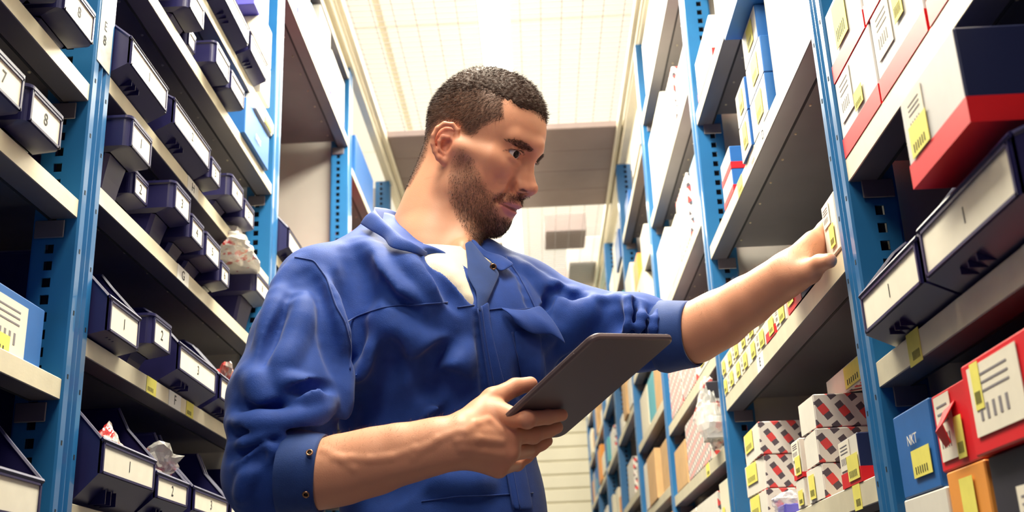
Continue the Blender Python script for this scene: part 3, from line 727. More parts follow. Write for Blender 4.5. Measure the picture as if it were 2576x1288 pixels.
MB().add([(0.001, -0.020, 0.058), (0.001, 0.012, 0.062), (0.016, 0.010, 0.040), (0.014, -0.016, 0.036), (0.010, 0.008, 0.022), (0.008, -0.012, 0.020), (0.0, -0.020, 0.0575), (0.0, 0.012, 0.0615), (0.0148, 0.010, 0.0395), (0.0128, -0.016, 0.0355), (0.0088, 0.008, 0.022), (0.0068, -0.012, 0.020)], [(0, 1, 2, 3), (3, 2, 4, 5), (9, 8, 7, 6), (11, 10, 8, 9), (0, 3, 9, 6), (3, 5, 11, 9), (1, 7, 8, 2), (2, 8, 10, 4), (0, 6, 7, 1), (5, 4, 10, 11)]).build('torn_flap', CM['red'], r_flap)
carton(1, 0.86, 1.018, 0.1305, 0.085, 'red', 'large red carton with a white label at the right edge', card=(0.10, 0.80, 0.18, 0.92), sticker=(0.16, 0.28, 0.45, 0.95), out=0.008)
carton(1, 1.125, 1.262, 0.020, 0.098, 'white', 'white carton under the upright blue carton')
carton(1, 1.020, 1.120, 0.020, 0.110, 'orange', 'orange carton under the smaller red carton', sticker=(0.35, 0.7, 0.1, 0.9))
carton(1, 0.84, 1.012, 0.020, 0.110, 'black', 'black carton with grey print under the large red carton', card=(0.3, 0.6, 0.2, 0.7))
# right rack, middle bay: shelf D
for i, (y0, y1, z, h, o_) in enumerate([(1.775, 1.865, 0.792, 0.070, 0.004), (1.775, 1.865, 0.8625, 0.066, 0.004), (1.640, 1.772, 0.792, 0.072, 0.0), (1.640, 1.772, 0.8645, 0.070, 0.0), (1.650, 1.772, 0.935, 0.066, 0.0)]):
    carton(1, y0, y1, z, h, 'blue', ['blue carton with white front, bottom of the far stack of two on shelf D', 'blue carton with white front, top of the far stack of two on shelf D', 'blue carton with white front, bottom of the stack of three on shelf D', 'blue carton with white front, middle of the stack of three on shelf D', 'blue carton with white front, top of the stack of three on shelf D'][i], face='white', sticker=(0.35, 0.75, 0.2, 0.85), out=o_, dep=0.16)
carton(1, 1.512, 1.630, 0.792, 0.28, 'cream', 'tall cream carton on shelf D, left of a pair', out=-0.012, dep=0.3)
carton(1, 1.362, 1.504, 0.792, 0.26, 'cream', 'tall cream carton on shelf D beside the near right post', out=-0.004, dep=0.3)
carton(1, 1.636, 1.772, 1.0015, 0.085, 'red', 'white, navy and red carton jutting out high on shelf D', face='white', band='blue', bandh=0.30, out=0.030, dep=0.20)
carton(1, 1.99, 2.10, 0.792, 0.048, 'blue', 'low blue carton with a red stripe on shelf D, lower of two', face='white', band='red', bandh=0.28, dep=0.2, out=0.0)
carton(1, 1.99, 2.10, 0.8405, 0.048, 'blue', 'low blue carton with a red stripe on shelf D, upper of two', face='white', band='red', bandh=0.28, dep=0.2, out=0.0)
# shelf C
for i, (y0, y1, h, c) in enumerate([(1.42, 1.60, 0.12, 'white'), (1.65, 1.80, 0.16, 'cream'), (1.82, 1.98, 0.12, 'white'), (2.05, 2.27, 0.10, 'white')]):
    carton(1, y0, y1, 1.123, h, c, '%s carton from the near right post on the shelf above D' % ORD[i], band='red' if i == 3 else None, out=0.0)
# shelf E: two rows of small white cartons
ye = [2.345, 2.270, 2.190, 2.110, 2.030, 1.945, 1.860, 1.775, 1.690]
for i in range(len(ye) - 1):
    for r_ in range(2):
        carton(1, ye[i + 1] + 0.004, ye[i] - 0.002 * r_, 0.450 + r_ * 0.0405, 0.040, 'white' if (i + r_) % 3 else 'cream', '%s small white carton from the far post on shelf E, %s row' % (ORD[i], ['lower', 'upper'][r_]), sticker=(0.42, 0.9, 0.1, 0.8), card=(0.05, 0.35, 0.2, 0.9) if (i + r_) % 2 else None, dep=0.14, band='red' if i == 6 and r_ == 0 else None, bandh=0.4)
carton(1, 1.585, 1.682, 0.450, 0.058, 'red', 'red and blue carton with a yellow sticker on shelf E below his forearm', face='red', sticker=(0.1, 0.5, 0.2, 0.85), dep=0.14)
carton(1, 1.352, 1.418, 0.4515, 0.080, 'white', 'white carton with a yellow sticker that the man grips on shelf E', card=(0.1, 0.6, 0.55, 0.92), sticker=(0.45, 0.80, 0.12, 0.50), out=0.002, dep=0.15, name='carton')
# opened navy box with a loose flap under his hand
ob = empty('opened_box', (XR, 1.55, CZ + 0.4505), math.pi); tag(ob, 'opened navy box with its flap hanging over the edge of shelf E', 'box')
b = MB(); b.box((-0.13, -0.085, 0), (0.0, 0.085, 0.0015)); b.box((-0.13, -0.085, 0), (-0.1285, 0.085, 0.035)); b.box((-0.13, -0.085, 0), (0.0, -0.0835, 0.035)); b.box((-0.13, 0.0835, 0), (0.0, 0.085, 0.035)); b.box((-0.0015, -0.085, 0), (0.0, 0.085, 0.030)); b.build('tray', CM['navy'], ob)
MB().add([(0.0, -0.085, 0.030), (0.0, 0.085, 0.030), (0.030, 0.10, 0.020), (0.028, -0.07, 0.018), (0.0, -0.085, 0.0285), (0.0, 0.085, 0.0285), (0.030, 0.10, 0.0185), (0.028, -0.07, 0.0165)], [(0, 1, 2, 3), (7, 6, 5, 4), (0, 4, 5, 1), (1, 5, 6, 2), (2, 6, 7, 3), (3, 7, 4, 0)]).build('flap', CM['violet'], ob)
# shelf F-level pattern cartons
hh = 0.0595
for r_ in range(3):
    carton(1, 1.985, 2.155, 0.158 + r_ * (hh + 0.0005), hh, 'pat', 'car-print carton, %s of the far stack on the low right shelf' % ['bottom', 'middle', 'top'][r_], face='white', sticker=(0.10, 0.62, 0.35, 0.95), out=0.004, dep=0.17, rot=(0.0, 0.03, -0.02)[r_])
for r_ in range(3):
    carton(1, 1.600, 1.692, 0.158 + r_ * 0.0505, 0.050, 'pat', 'car-print carton, %s of the near stack on the low right shelf' % ['bottom', 'middle', 'top'][r_], face='white', sticker=(0.15, 0.5, 0.1, 0.8) if r_ == 0 else None, out=0.0, dep=0.16, rot=(0.02, -0.03, 0.02)[r_])
carton(1, 1.715, 1.775, 0.158, 0.045, 'white', 'small white carton under the yellow-stickered one between the stacks', dep=0.10, sticker=(0.3, 0.8, 0.1, 0.6))
carton(1, 1.715, 1.775, 0.2035, 0.060, 'white', 'small white carton with a yellow sticker wedged between the car-print stacks', card=(0.1, 0.9, 0.5, 0.95), sticker=(0.35, 0.95, 0.08, 0.55), band='red', bandh=0.12, dep=0.10)
carton(1, 1.405, 1.500, 0.158, 0.062, 'navy', 'navy and red carton with a yellow sticker beside the near right post, low shelf', face='white', band='red', bandh=0.3, card=(0.05, 0.6, 0.35, 0.95), sticker=(0.4, 0.95, 0.08, 0.6), out=0.0, dep=0.13)
carton(1, 1.78, 1.97, 0.158, 0.14, 'blue', 'blue carton set back between the car-print stacks', out=-0.18, dep=0.2)
carton(1, 1.50, 1.72, 0.3103, 0.040, 'pat', 'dim car-print carton set back on top of the near stack', face='white', sticker=(0.5, 0.9, 0.1, 0.9), out=-0.055, dep=0.16)
# right rack, third bay
T3 = [(1, 2.40, 2.50, 0.905, 0.15, 'lblue', None, 'pale blue carton right behind the second right post'), (1, 2.56, 2.78, 0.905, 0.17, 'pat', None, 'car-print carton on the third bay\'s shelf, level with his chin'), (1, 2.80, 3.00, 0.905, 0.15, 'cream', None, 'cream carton behind the chin-level car-print carton'),
      (1, 3.04, 3.28, 0.905, 0.20, 'white', None, 'tall white carton at the far end of the chin-level shelf'),
      (1, 2.62, 2.84, 1.250, 0.16, 'pat', None, 'car-print carton on the high shelf of the third bay'), (1, 2.40, 2.58, 1.250, 0.10, 'white', None, 'white carton on the high shelf behind the second right post'), (1, 2.88, 3.25, 1.250, 0.22, 'cream', None, 'long cream carton on the high shelf of the third bay'),
      (1, 2.42, 2.66, 0.568, 0.12, 'teal', 'white', 'teal carton beside the second right post, under his elbow'), (1, 2.70, 2.97, 0.568, 0.17, 'pat', None, 'car-print carton below his rolled cuff'), (1, 2.98, 3.26, 0.568, 0.15, 'pat', None, 'car-print carton at the far end below his cuff'),
      (1, 2.58, 3.00, 0.356, 0.15, 'pat', None, 'car-print carton beneath the hanging clear bag'), (1, 3.03, 3.28, 0.356, 0.12, 'brown', None, 'brown carton behind the one beneath the hanging bag'),
      (1, 2.40, 2.52, 0.150, 0.14, 'teal', 'cream', 'teal carton low beside the second right post'), (1, 2.56, 2.90, 0.150, 0.13, 'pat', 'white', 'lowest car-print carton in the third bay'), (1, 2.93, 3.28, 0.150, 0.13, 'pat', 'white', 'lowest car-print carton at the far end of the third bay'),
      (1, 2.45, 2.75, 1.62, 0.22, 'cream', None, 'cream carton on the top shelf of the third bay'), (1, 2.80, 3.2, 1.62, 0.18, 'white', None, 'white carton on the top shelf of the third bay')]
for s_, y0, y1, z, h, c, fc, lb in T3: carton(s_, y0, y1, z, h, c, lb, face=fc, dep=0.30, sticker=(0.2, 0.45, 0.1, 0.6) if fc else None)
rg = random.Random(11)
for bay in range(3, 8):
    y0b = PR[bay] + 0.05; y1b = PR[bay + 1] - 0.05
    for li, z in enumerate(sorted(levels(1, bay))):
        y = y0b; n = 0
        while y < y1b - 0.12 and n < 4:
            w = rg.uniform(0.13, 0.34); w = min(w, y1b - y)
            c = rg.choice(['white', 'cream', 'brown', 'pat', 'blue', 'cream', 'white', 'teal', 'orange', 'white'])
            if bay == 3 and li in (1, 2) and n == 0: c = 'brown'
            cn = {'white': 'white', 'cream': 'cream', 'brown': 'brown', 'pat': 'car-print', 'blue': 'blue', 'teal': 'teal', 'orange': 'orange'}[c]
            carton(1, y, y + w, z, rg.uniform(0.09, 0.22), c, '%s carton, %s on shelf %s up, right rack, bay %s from camera' % (cn, ORD[n], ['one', 'two', 'three', 'four', 'five', 'six'][li], ['four', 'five', 'six', 'seven', 'eight'][bay - 3]), dep=0.28, lid=False, out=rg.uniform(-0.03, 0.01),
                   face='white' if c == 'pat' else None, group='cartons on the far right shelves')
            y += w + rg.uniform(0.01, 0.09); n += 1
for bay in range(3, 6):
    for li, z in enumerate(sorted(levels(-1, bay))):
        if li not in (2, 3, 4): continue
        c = rg.choice(['white', 'blue', 'red', 'cream'])
        carton(-1, PL[bay] + 0.12, PL[bay] + 0.55, z, 0.16, c, '%s carton on shelf %s up, left rack, bay %s from camera' % (c, ['one', 'two', 'three', 'four', 'five'][li], ['four', 'five', 'six'][bay - 3]), dep=0.3, lid=False, group='cartons on the far left shelves')
# ---------------------------------------------------------------- plastic bags
def film_mat(name, tint, alpha, red=0.0):
    m = bpy.data.materials.new(name); m.use_nodes = True; nt = m.node_tree; b = nt.nodes['Principled BSDF']
    b.inputs['Roughness'].default_value = 0.12; b.inputs['Specular IOR Level'].default_value = 0.9; b.inputs['Coat Weight'].default_value = 0.6
    tc = nt.nodes.new('ShaderNodeTexCoord'); n = nt.nodes.new('ShaderNodeTexNoise'); n.inputs['Scale'].default_value = 34; nt.links.new(tc.outputs['Object'], n.inputs[0])
    r = nt.nodes.new('ShaderNodeValToRGB'); r.color_ramp.elements[0].position = 0.60 - red * 0.15; r.color_ramp.elements[0].color = col4(tint); r.color_ramp.elements[1].position = 0.64 - red * 0.15; r.color_ramp.elements[1].color = (0.75, 0.05, 0.05, 1)
    nt.links.new(n.outputs['Fac'], r.inputs[0]); nt.links.new(r.outputs[0], b.inputs['Base Color']); b.inputs['Alpha'].default_value = alpha
    return m
m_film = film_mat('clear_film', (0.80, 0.78, 0.74), 0.42, 0.0); m_film_red = film_mat('printed_film', (0.75, 0.68, 0.62), 0.72, 1.0)
def bag(loc, size, seed, label, m, contents=None, rot=0.0):
    import mathutils
    from mathutils import noise as mn
    bm = bmesh_new_ico(4)
    r = empty('plastic_bag', loc, rot); tag(r, label, 'bag')
    off = Vector((seed * 3.1, seed * 1.7, seed * 5.3)); ri = random.Random(seed)
    planes = [(Vector((ri.uniform(-1, 1), ri.uniform(-1, 1), ri.uniform(-1, 1))).normalized(), ri.uniform(0.45, 0.85)) for _ in range(26)]
    for v in bm.verts:
        p = v.co.copy()
        k = min([d / max(1e-3, n.dot(p)) for n, d in planes if n.dot(p) > 1e-3] + [1.15])
        q = p * min(k, 1.2); q *= 1 + 0.16 * mn.noise(p * 3.0 + off) + 0.08 * mn.noise(p * 8 + off)
        q.z = max(q.z, -0.62)
        v.co = Vector((q.x * size[0], q.y * size[1], (q.z + 0.62) * size[2]))
    me = bpy.data.meshes.new('film'); bm.to_mesh(me); bm.free(); link_mesh('film', me, m, r)
    if contents:
        for (lo, hi, cm) in contents: MB().box(lo, hi, bev=0.002).build('contents', CM[cm], r)
    return r
import bmesh
def bmesh_new_ico(sub):
    bm = bmesh.new(); bmesh.ops.create_icosphere(bm, subdivisions=sub, radius=1.0); return bm
m_film_w = film_mat('white_film', (0.85, 0.82, 0.76), 0.70, 0.05)
bag((-0.612, 2.11, CZ + 0.728), (0.075, 0.115, 0.058), 3, 'crumpled white plastic bag with red print lying over the bins of shelf G', m_film_w, [((-0.03, -0.03, 0.006), (0.02, 0.03, 0.03), 'white')])
bag((-0.604, 1.535, CZ + 0.228), (0.026, 0.050, 0.048), 5, 'red printed plastic packet standing in bin 1 on the lowest visible shelf', m_film_red, [((-0.008, -0.025, 0.002), (0.010, 0.025, 0.04), 'red')])
bag((-0.615, 1.735, CZ + 0.236), (0.050, 0.065, 0.045), 8, 'clear crumpled bag of parts spilling over bin 2 on the lowest visible shelf', m_film, [((-0.02, -0.03, 0.008), (0.015, 0.03, 0.016), 'black'), ((-0.015, -0.02, 0.018), (0.012, 0.025, 0.026), 'grey')])
bag((-0.606, 2.080, CZ + 0.455), (0.026, 0.055, 0.042), 12, 'white packet with red stripes standing in the far bin of shelf F', m_film_red, [((-0.008, -0.02, 0.004), (0.010, 0.02, 0.03), 'white')])
bag((-0.655, 1.60, CZ + 0.740 - 0.02), (0.035, 0.035, 0.022), 15, 'scrap of clear bag sticking out of the small bins on shelf G', m_film)
bag((XR - 0.008, 2.475, CZ + 0.362), (0.055, 0.065, 0.135), 21, 'clear bag of grey and white parts hanging beside the second right post', m_film, [((-0.02, -0.035, 0.02), (0.03, 0.03, 0.07), 'grey'), ((-0.02, -0.03, 0.075), (0.02, 0.02, 0.10), 'white'), ((-0.01, -0.03, 0.11), (0.02, 0.02, 0.15), 'black')])
bag((XR + 0.02, 1.90, CZ + 0.159), (0.05, 0.06, 0.035), 27, 'clear bag with blue print lying on the low right shelf', m_film, [((-0.02, -0.03, 0.004), (0.02, 0.03, 0.02), 'violet')])
# ---------------------------------------------------------------- the man
def euler_m(yaw, pitch, roll):
    y, p, r = np.radians([yaw, pitch, roll])
    Rz = np.array([[math.cos(y), -math.sin(y), 0], [math.sin(y), math.cos(y), 0], [0, 0, 1]])
    Ry = np.array([[math.cos(p), 0, math.sin(p)], [0, 1, 0], [-math.sin(p), 0, math.cos(p)]])
    Rx = np.array([[1, 0, 0], [0, math.cos(r), -math.sin(r)], [0, math.sin(r), math.cos(r)]])
    return Rz @ Ry @ Rx
DN_ = np.array([0, 0, 1.0])
HM = euler_m(-19, 27, 7); HT = np.array([-0.0815, 1.550, 0.688 + CZ])
def H(x, y, z): return HM @ np.array([x, y, z]) + HT
HAX = [HM[:, 0], HM[:, 1], HM[:, 2]]
def hax(yaw=0, pitch=0, roll=0):
    M = HM @ euler_m(yaw, pitch, roll); return [M[:, 0], M[:, 1], M[:, 2]]

SKIN = Sdf()
def hell(c, r, k=0.01, op=1, e=(0, 0, 0)): SKIN.ell(H(*c), r, hax(*e), k, op)
def hcap(a, b, ra, rb=None, k=0.01, op=1): SKIN.cap(H(*a), H(*b), ra, rb, k, op)
# skull and face masses (head frame: x forward, y to his left, z up, origin between the ear canals)
hell((0.002, 0, 0.058), (0.093, 0.073, 0.083))
hell((0.038, 0, 0.056), (0.058, 0.062, 0.060), 0.03)
hell((0.040, 0, -0.012), (0.050, 0.058, 0.060), 0.03)
for s in (-1, 1):
    hcap((0.004, s * 0.062, 0.0), (0.014, s * 0.052, -0.052), 0.014, 0.013, 0.02)
    hcap((0.014, s * 0.052, -0.052), (0.067, s * 0.016, -0.079), 0.015, 0.014, 0.02)
    hell((0.066, s * 0.043, 0.000), (0.021, 0.019, 0.016), 0.020)
    hcap((0.060, s * 0.056, 0.008), (0.012, s * 0.067, 0.006), 0.010, 0.008, 0.02)
    hcap((0.094, s * 0.010, 0.047), (0.080, s * 0.042, 0.046), 0.0115, 0.010, 0.012)
    hcap((0.050, s * 0.040, -0.035), (0.060, s * 0.034, -0.062), 0.020, 0.014, 0.03)
hell((0.0765, 0, -0.0815), (0.016, 0.020, 0.015), 0.016)
hell((0.038, 0, -0.066), (0.045, 0.044, 0.022), 0.03)
hell((0.0705, 0, -0.040), (0.033, 0.036, 0.032), 0.02)
hcap((0.099, 0, 0.052), (0.098, 0, 0.040), 0.0085, 0.008, 0.012)
for s in (-1, 1):                                  # eye sockets
    hell((0.102, s * 0.030, 0.026), (0.017, 0.018, 0.0125), 0.012, -1, (s * 14, 0, 0))
    hell((0.100, s * 0.018, 0.020), (0.010, 0.008, 0.009), 0.010, -1)
# nose
hcap((0.0945, 0, 0.034), (0.1085, 0, -0.004), 0.0062, 0.0074, 0.010)
hcap((0.108, 0, -0.002), (0.1150, 0, -0.0125), 0.0075, 0.0090, 0.006)
hell((0.1155, 0, -0.0135), (0.0095, 0.0100, 0.0088), None or 0.006)
for s in (-1, 1):
    hcap((0.090, s * 0.007, 0.016), (0.101, s * 0.0095, -0.012), 0.0075, 0.0085, 0.010)
    hell((0.1060, s * 0.0130, -0.0185), (0.0105, 0.0062, 0.0080), 0.006, 1, (s * -14, 0, 0))
    hell((0.0930, s * 0.0225, -0.020), (0.006, 0.0045, 0.009), 0.006, -1)            # alar groove
    hell((0.1115, s * 0.0068, -0.0262), (0.0070, 0.0034, 0.0050), 0.0025, -1, (s * -18, 0, 0))   # nostril
hcap((0.106, 0, -0.028), (0.115, 0, -0.0225), 0.0045, 0.0040, 0.004)
# lips
for s in (-1, 1):
    hcap((0.1045, s * 0.003, -0.0435), (0.0905, s * 0.0245, -0.0485), 0.0052, 0.0022, 0.004)
    hcap((0.0990, s * 0.003, -0.0560), (0.0905, s * 0.0225, -0.0505), 0.0064, 0.0026, 0.004)
    hcap((0.1110, s * 0.002, -0.0492), (0.0930, s * 0.0255, -0.0495), 0.0030, 0.0016, 0.0012, -1)
    hcap((0.1125, s * 0.0035, -0.0345), (0.1130, s * 0.0035, -0.0400), 0.0030, 0.0030, 0.004, 1) if 0 else None
    hell((0.0905, s * 0.0290, -0.0495), (0.003, 0.003, 0.003), 0.004, -1)
hcap((0.1155, 0, -0.0310), (0.1155, 0, -0.0385), 0.0030, 0.0030, 0.005, -1)          # philtrum
hcap((0.1080, -0.014, -0.0665), (0.1080, 0.014, -0.0665), 0.0060, 0.0060, 0.008, -1)  # under the lower lip
# eyelids around the eyeballs
EYE = [(0.0790, s * 0.0310, 0.0255) for s in (-1, 1)]
for s, (ex, ey, ez) in zip((-1, 1), EYE):
    hell((ex, ey, ez), (0.0142, 0.0142, 0.0142), 0.004)
    hcap((ex + 0.0125, ey - s * 0.0100, ez + 0.0062), (ex + 0.0070, ey + s * 0.0120, ez + 0.0056), 0.0034, 0.0032, 0.003)
    hcap((ex + 0.0100, ey - s * 0.0100, ez - 0.0100), (ex + 0.0050, ey + s * 0.0120, ez - 0.0085), 0.0034, 0.0032, 0.006)
    hell((ex + 0.0100, ey + s * 0.0022, ez - 0.0010), (0.0120, 0.0145, 0.0051), 0.0016, -1, (s * 22, 0, s * 6))
    hell((ex, ey, ez), (0.0126, 0.0126, 0.0126), 0.0005, -1)
    hcap((ex + 0.0150, ey - s * 0.0090, ez + 0.0098), (ex + 0.0090, ey + s * 0.0120, ez + 0.0085), 0.0012, 0.0010, 0.0025, -1)
for s in (-1, 1): hcap((0.098, s * 0.020, -0.022), (0.083, s * 0.034, -0.050), 0.0020, 0.0016, 0.010, -1)
# ears
for s in (-1, 1):
    def ear(x, z, o=0.0): return (x * 0.86 + 0.003, s * (0.0695 - 0.42 * x + o), z * 0.86 + 0.002)
    hell(ear(-0.014, 0.004, -0.003), (0.0180, 0.0050, 0.0250), 0.006, 1, (s * -22, -8, 0) if s > 0 else (22, -8, 0))
    hel = [(0.001, 0.004), (0.004, 0.018), (0.000, 0.031), (-0.010, 0.0375), (-0.022, 0.034), (-0.0300, 0.022), (-0.0315, 0.008), (-0.028, -0.006), (-0.021, -0.017), (-0.013, -0.025)]
    hp = [ear(x, z, 0.0045) for x, z in hel]
    for a, b in zip(hp[:-1], hp[1:]): hcap(a, b, 0.0036, 0.0036, 0.002)
    hcap(ear(-0.012, -0.025, 0.002), ear(-0.004, -0.027, 0.0), 0.0052, 0.0046, 0.004)
    hcap(ear(-0.004, -0.028, 0.0), ear(0.002, -0.012, -0.002), 0.0048, 0.004, 0.006)
    hell(ear(-0.0075, 0.000, 0.006), (0.0090, 0.0075, 0.0115), 0.003, -1)                # concha
    hell(ear(-0.012, 0.0235, 0.0060), (0.0095, 0.0040, 0.0065), 0.003, -1)               # fossa
    ah = [ear(-0.010, 0.014, 0.003), ear(-0.018, 0.012, 0.0035), ear(-0.0205, 0.002, 0.0035), ear(-0.017, -0.011, 0.003), ear(-0.009, -0.016, 0.002)]
    for a, b in zip(ah[:-1], ah[1:]): hcap(a, b, 0.0030, 0.0030, 0.002)
    hcap(ear(0.0015, 0.003, 0.001), ear(0.001, -0.006, 0.001), 0.0042, 0.0040, 0.003)    # tragus
# nostrils, wing creases and the parting of the lips, placed on the finished form and mirrored
_h0 = Sdf(); _h0.p = list(SKIN.p)
def carve(pts, rads, k=0.001, off=0.0):
    P = [_h0.hit(a, b_, 1.2, 2.0) for a, b_ in pts]
    if any(q is None for q in P): return
    P = np.array(P); n = _h0.grad(P, 0.002); P = P + n * off
    for m_ in (1, -1):
        L_ = (P - HT) @ HM; L_[:, 1] *= m_; Q = L_ @ HM.T + HT
        for i_ in range(len(Q) - 1): SKIN.cap(Q[i_], Q[i_ + 1], rads[i_], rads[i_ + 1], k, -1)
carve([(1306, 479), (1315, 479), (1325, 483)], [0.0014, 0.0024, 0.0014])
carve([(1297, 462), (1290, 470), (1291, 480), (1297, 487)], [0.0010, 0.0016, 0.0016, 0.0010], 0.004, 0.0004)
carve([(1258, 512), (1274, 518), (1288, 525), (1300, 530)], [0.0008, 0.0014, 0.0026, 0.0024])
# neck
NB = pix(1085, 640, 1.545)
hn = H(-0.018, 0, -0.020)
SKIN.cap(hn, NB, 0.050, 0.055, 0.02)
SKIN.cap(H(-0.044, 0, 0.005), pix(1042, 585, 1.56), 0.030, 0.036, 0.03)
for s in (1,):
    SKIN.cap(H(-0.022, s * 0.050, -0.030), pix(1150, 690, 1.46) + np.array([0.0, 0.02 * (s + 1), 0]), 0.005, 0.006, 0.04)
SKIN.cap(H(0.030, 0, -0.085), pix(1158, 660, 1.475), 0.022, 0.016, 0.03)
SKIN.ell(pix(1165, 628, 1.482), (0.010, 0.010, 0.012), None, 0.012)
# hidden upper body that joins head and arms under the clothes
RSH = pix(775, 735, 1.40); LSH = pix(1330, 765, 1.60); CH = 0.5 * (RSH + LSH) + np.array([0, 0, -0.06])
SKIN.cap(NB, CH, 0.055, 0.060, 0.02)
SKIN.cap(CH, CH + np.array([0.03, 0, -0.42]), 0.060, 0.070, 0.02)
SKIN.cap(RSH - DN_ * 0.02, CH, 0.022, 0.04, 0.02); SKIN.cap(LSH - DN_ * 0.01, CH, 0.022, 0.04, 0.02)
# right arm (towards the camera), holding the tablet
REL = pix(672, 1196, 1.31)
ra = [(REL, 0.028), (pix(745, 1196, 1.306), 0.0310), (pix(800, 1196, 1.300), 0.0355), (pix(870, 1181, 1.296), 0.0358), (pix(950, 1160, 1.290), 0.0340), (pix(1040, 1136, 1.283), 0.0300), (pix(1110, 1118, 1.278), 0.0275), (pix(1160, 1108, 1.276), 0.0270)]
SKIN.cap(RSH - DN_ * 0.02, REL, 0.024, 0.028, 0.02)
SKIN.chain([q[0] for q in ra], [q[1] for q in ra], 0.02)
SKIN.cap(pix(850, 1140, 1.288), pix(990, 1106, 1.276), 0.013, 0.011, 0.02)            # forearm muscle on top
SKIN.cap(pix(1000, 1172, 1.270), pix(1130, 1146, 1.268), 0.013, 0.011, 0.015)
# tablet pose (needed for the fingers)
TU = unit((0.70, 0.70, 0.14)); TV = unit(np.array([0.61, -0.69, 0.38]) - TU * (np.array([0.61, -0.69, 0.38]) @ TU)); TN = np.cross(TU, TV)
if TN[2] > 0: TN = -TN                                # normal of the underside
TC = np.array([0.0475, 1.283, 0.263 + CZ]) + TV * 0.005; TW, TH_, TT = 0.1455, 0.223, 0.0075
def on_tab(px, py, off):
    d = ray_dir(px, py); o = np.array([0, 0, CZ]); c = TC + TN * (TT / 2 + off)
    return o + d * (((c - o) @ TN) / (d @ TN))
mc = [pix(1256, 1052, 1.292), pix(1280, 1096, 1.288), pix(1280, 1140, 1.290), pix(1254, 1178, 1.296)]
wr = ra[-1][0]
wofs = [pix(1165, 1080, 1.276), pix(1168, 1098, 1.270), pix(1168, 1120, 1.272), pix(1160, 1140, 1.276)]
for i in range(4): SKIN.cap(wofs[i], mc[i], 0.0150, 0.0125 if i < 3 else 0.0118, 0.014)
SKIN.cap(wofs[1], mc[1] + np.array([0, 0.012, 0]), 0.016, 0.012, 0.016)
fing = [
    [mc[0], on_tab(1325, 1055, 0.0115), on_tab(1378, 1049, 0.0088), on_tab(1413, 1044, 0.0080)],
    [mc[1], on_tab(1340, 1094, 0.0120), on_tab(1380, 1082, 0.0088), on_tab(1401, 1075, 0.0080)],
    [mc[2], on_tab(1333, 1132, 0.0120), on_tab(1362, 1116, 0.0088), on_tab(1376, 1109, 0.0080)],
    [mc[3], on_tab(1300, 1166, 0.0120), on_tab(1325, 1150, 0.0088), on_tab(1338, 1140, 0.0078)]]
fr = [(0.0112, 0.0098, 0.0086, 0.0076), (0.0115, 0.0100, 0.0088, 0.0078), (0.0110, 0.0095, 0.0084, 0.0074), (0.0102, 0.0085, 0.0075, 0.0066)]
for fp, r in zip(fing, fr):
    for j in range(3): SKIN.cap(fp[j], fp[j + 1], r[j], r[j + 1], 0.0035)
    SKIN.ell(fp[1], (r[1] * 1.08,) * 3, None, 0.004)
th = [pix(1180, 1068, 1.288), pix(1240, 1004, 1.305), pix(1296, 974, 1.318), pix(1334, 966, 1.322)]
SKIN.cap(th[0], th[1], 0.0190, 0.0140, 0.014); SKIN.cap(th[1], th[2], 0.0130, 0.0108, 0.006); SKIN.cap(th[2], th[3], 0.0108, 0.0092, 0.004)
SKIN.cap(pix(1215, 1050, 1.290), mc[0], 0.0150, 0.012, 0.016); SKIN.cap(pix(1250, 1034, 1.290), pix(1282, 1045, 1.277), 0.0125, 0.0105, 0.008)                         # web of the thumb
# tendons and veins on the back of the hand and forearm
def vein(pts, y, r=0.0028, lift=0.0006, k=0.006):
    P = [SKIN.hit(px, py, 1.0, 1.8) for px, py in pts]; P = [q for q in P if q is not None]
    n = SKIN.grad(np.array(P)); Q = np.array(P) - n * (r - lift)
    for a, b in zip(Q[:-1], Q[1:]): SKIN.cap(a, b, r, r, k)
veins = [([(1170, 1085), (1200, 1062), (1230, 1056), (1262, 1080)], 0.0030, 0.0006), ([(1150, 1110), (1205, 1105), (1262, 1112)], 0.0030, 0.0008),
         ([(840, 1150), (880, 1152), (930, 1156), (985, 1150), (1045, 1130), (1090, 1118)], 0.0035, 0.0004), ([(812, 1130), (860, 1155), (890, 1180)], 0.0035, 0.0004),
         ([(1160, 1130), (1215, 1140), (1262, 1146)], 0.0030, 0.0008), ([(1040, 1150), (1100, 1105), (1150, 1085)], 0.0032, 0.0003)]
_base = Sdf(); _base.p = list(SKIN.p)
for pts, r, lf in veins:
    P = [_base.hit(px, py, 1.0, 1.8) for px, py in pts]; P = [q for q in P if q is not None]
    if len(P) > 1:
        n = _base.grad(np.array(P)); Q = np.array(P) - n * (r - lf + 0.0013)
        for a, b in zip(Q[:-1], Q[1:]): SKIN.cap(a, b, r, r, 0.006)
# left arm, reaching into the right-hand rack
LEL = pix(1660, 862, 1.550)
la = [(LEL, 0.028), (pix(1700, 848, 1.530), 0.035), (pix(1748, 836, 1.515), 0.0392), (pix(1812, 802, 1.490), 0.0370), (pix(1882, 757, 1.458), 0.0312), (pix(1942, 716, 1.430), 0.0264), (pix(1985, 688, 1.410), 0.0240), (pix(2005, 674, 1.402), 0.0236)]
SKIN.cap(LSH - DN_ * 0.01, LEL, 0.024, 0.028, 0.02)
SKIN.chain([q[0] for q in la], [q[1] for q in la], 0.02)
la = la[1:]
w5 = la[5][0]
SKIN.cap(w5 + np.array([0, 0, 0.008]), pix(2046, 607, 1.425), 0.0175, 0.0150, 0.015)
SKIN.cap(w5, pix(2060, 614, 1.440), 0.018, 0.0145, 0.015)
SKIN.cap(w5, pix(2064, 642, 1.444), 0.018, 0.0145, 0.015)
SKIN.cap(pix(2004, 694, 1.392), pix(2036, 686, 1.378), 0.0185, 0.0155, 0.014)
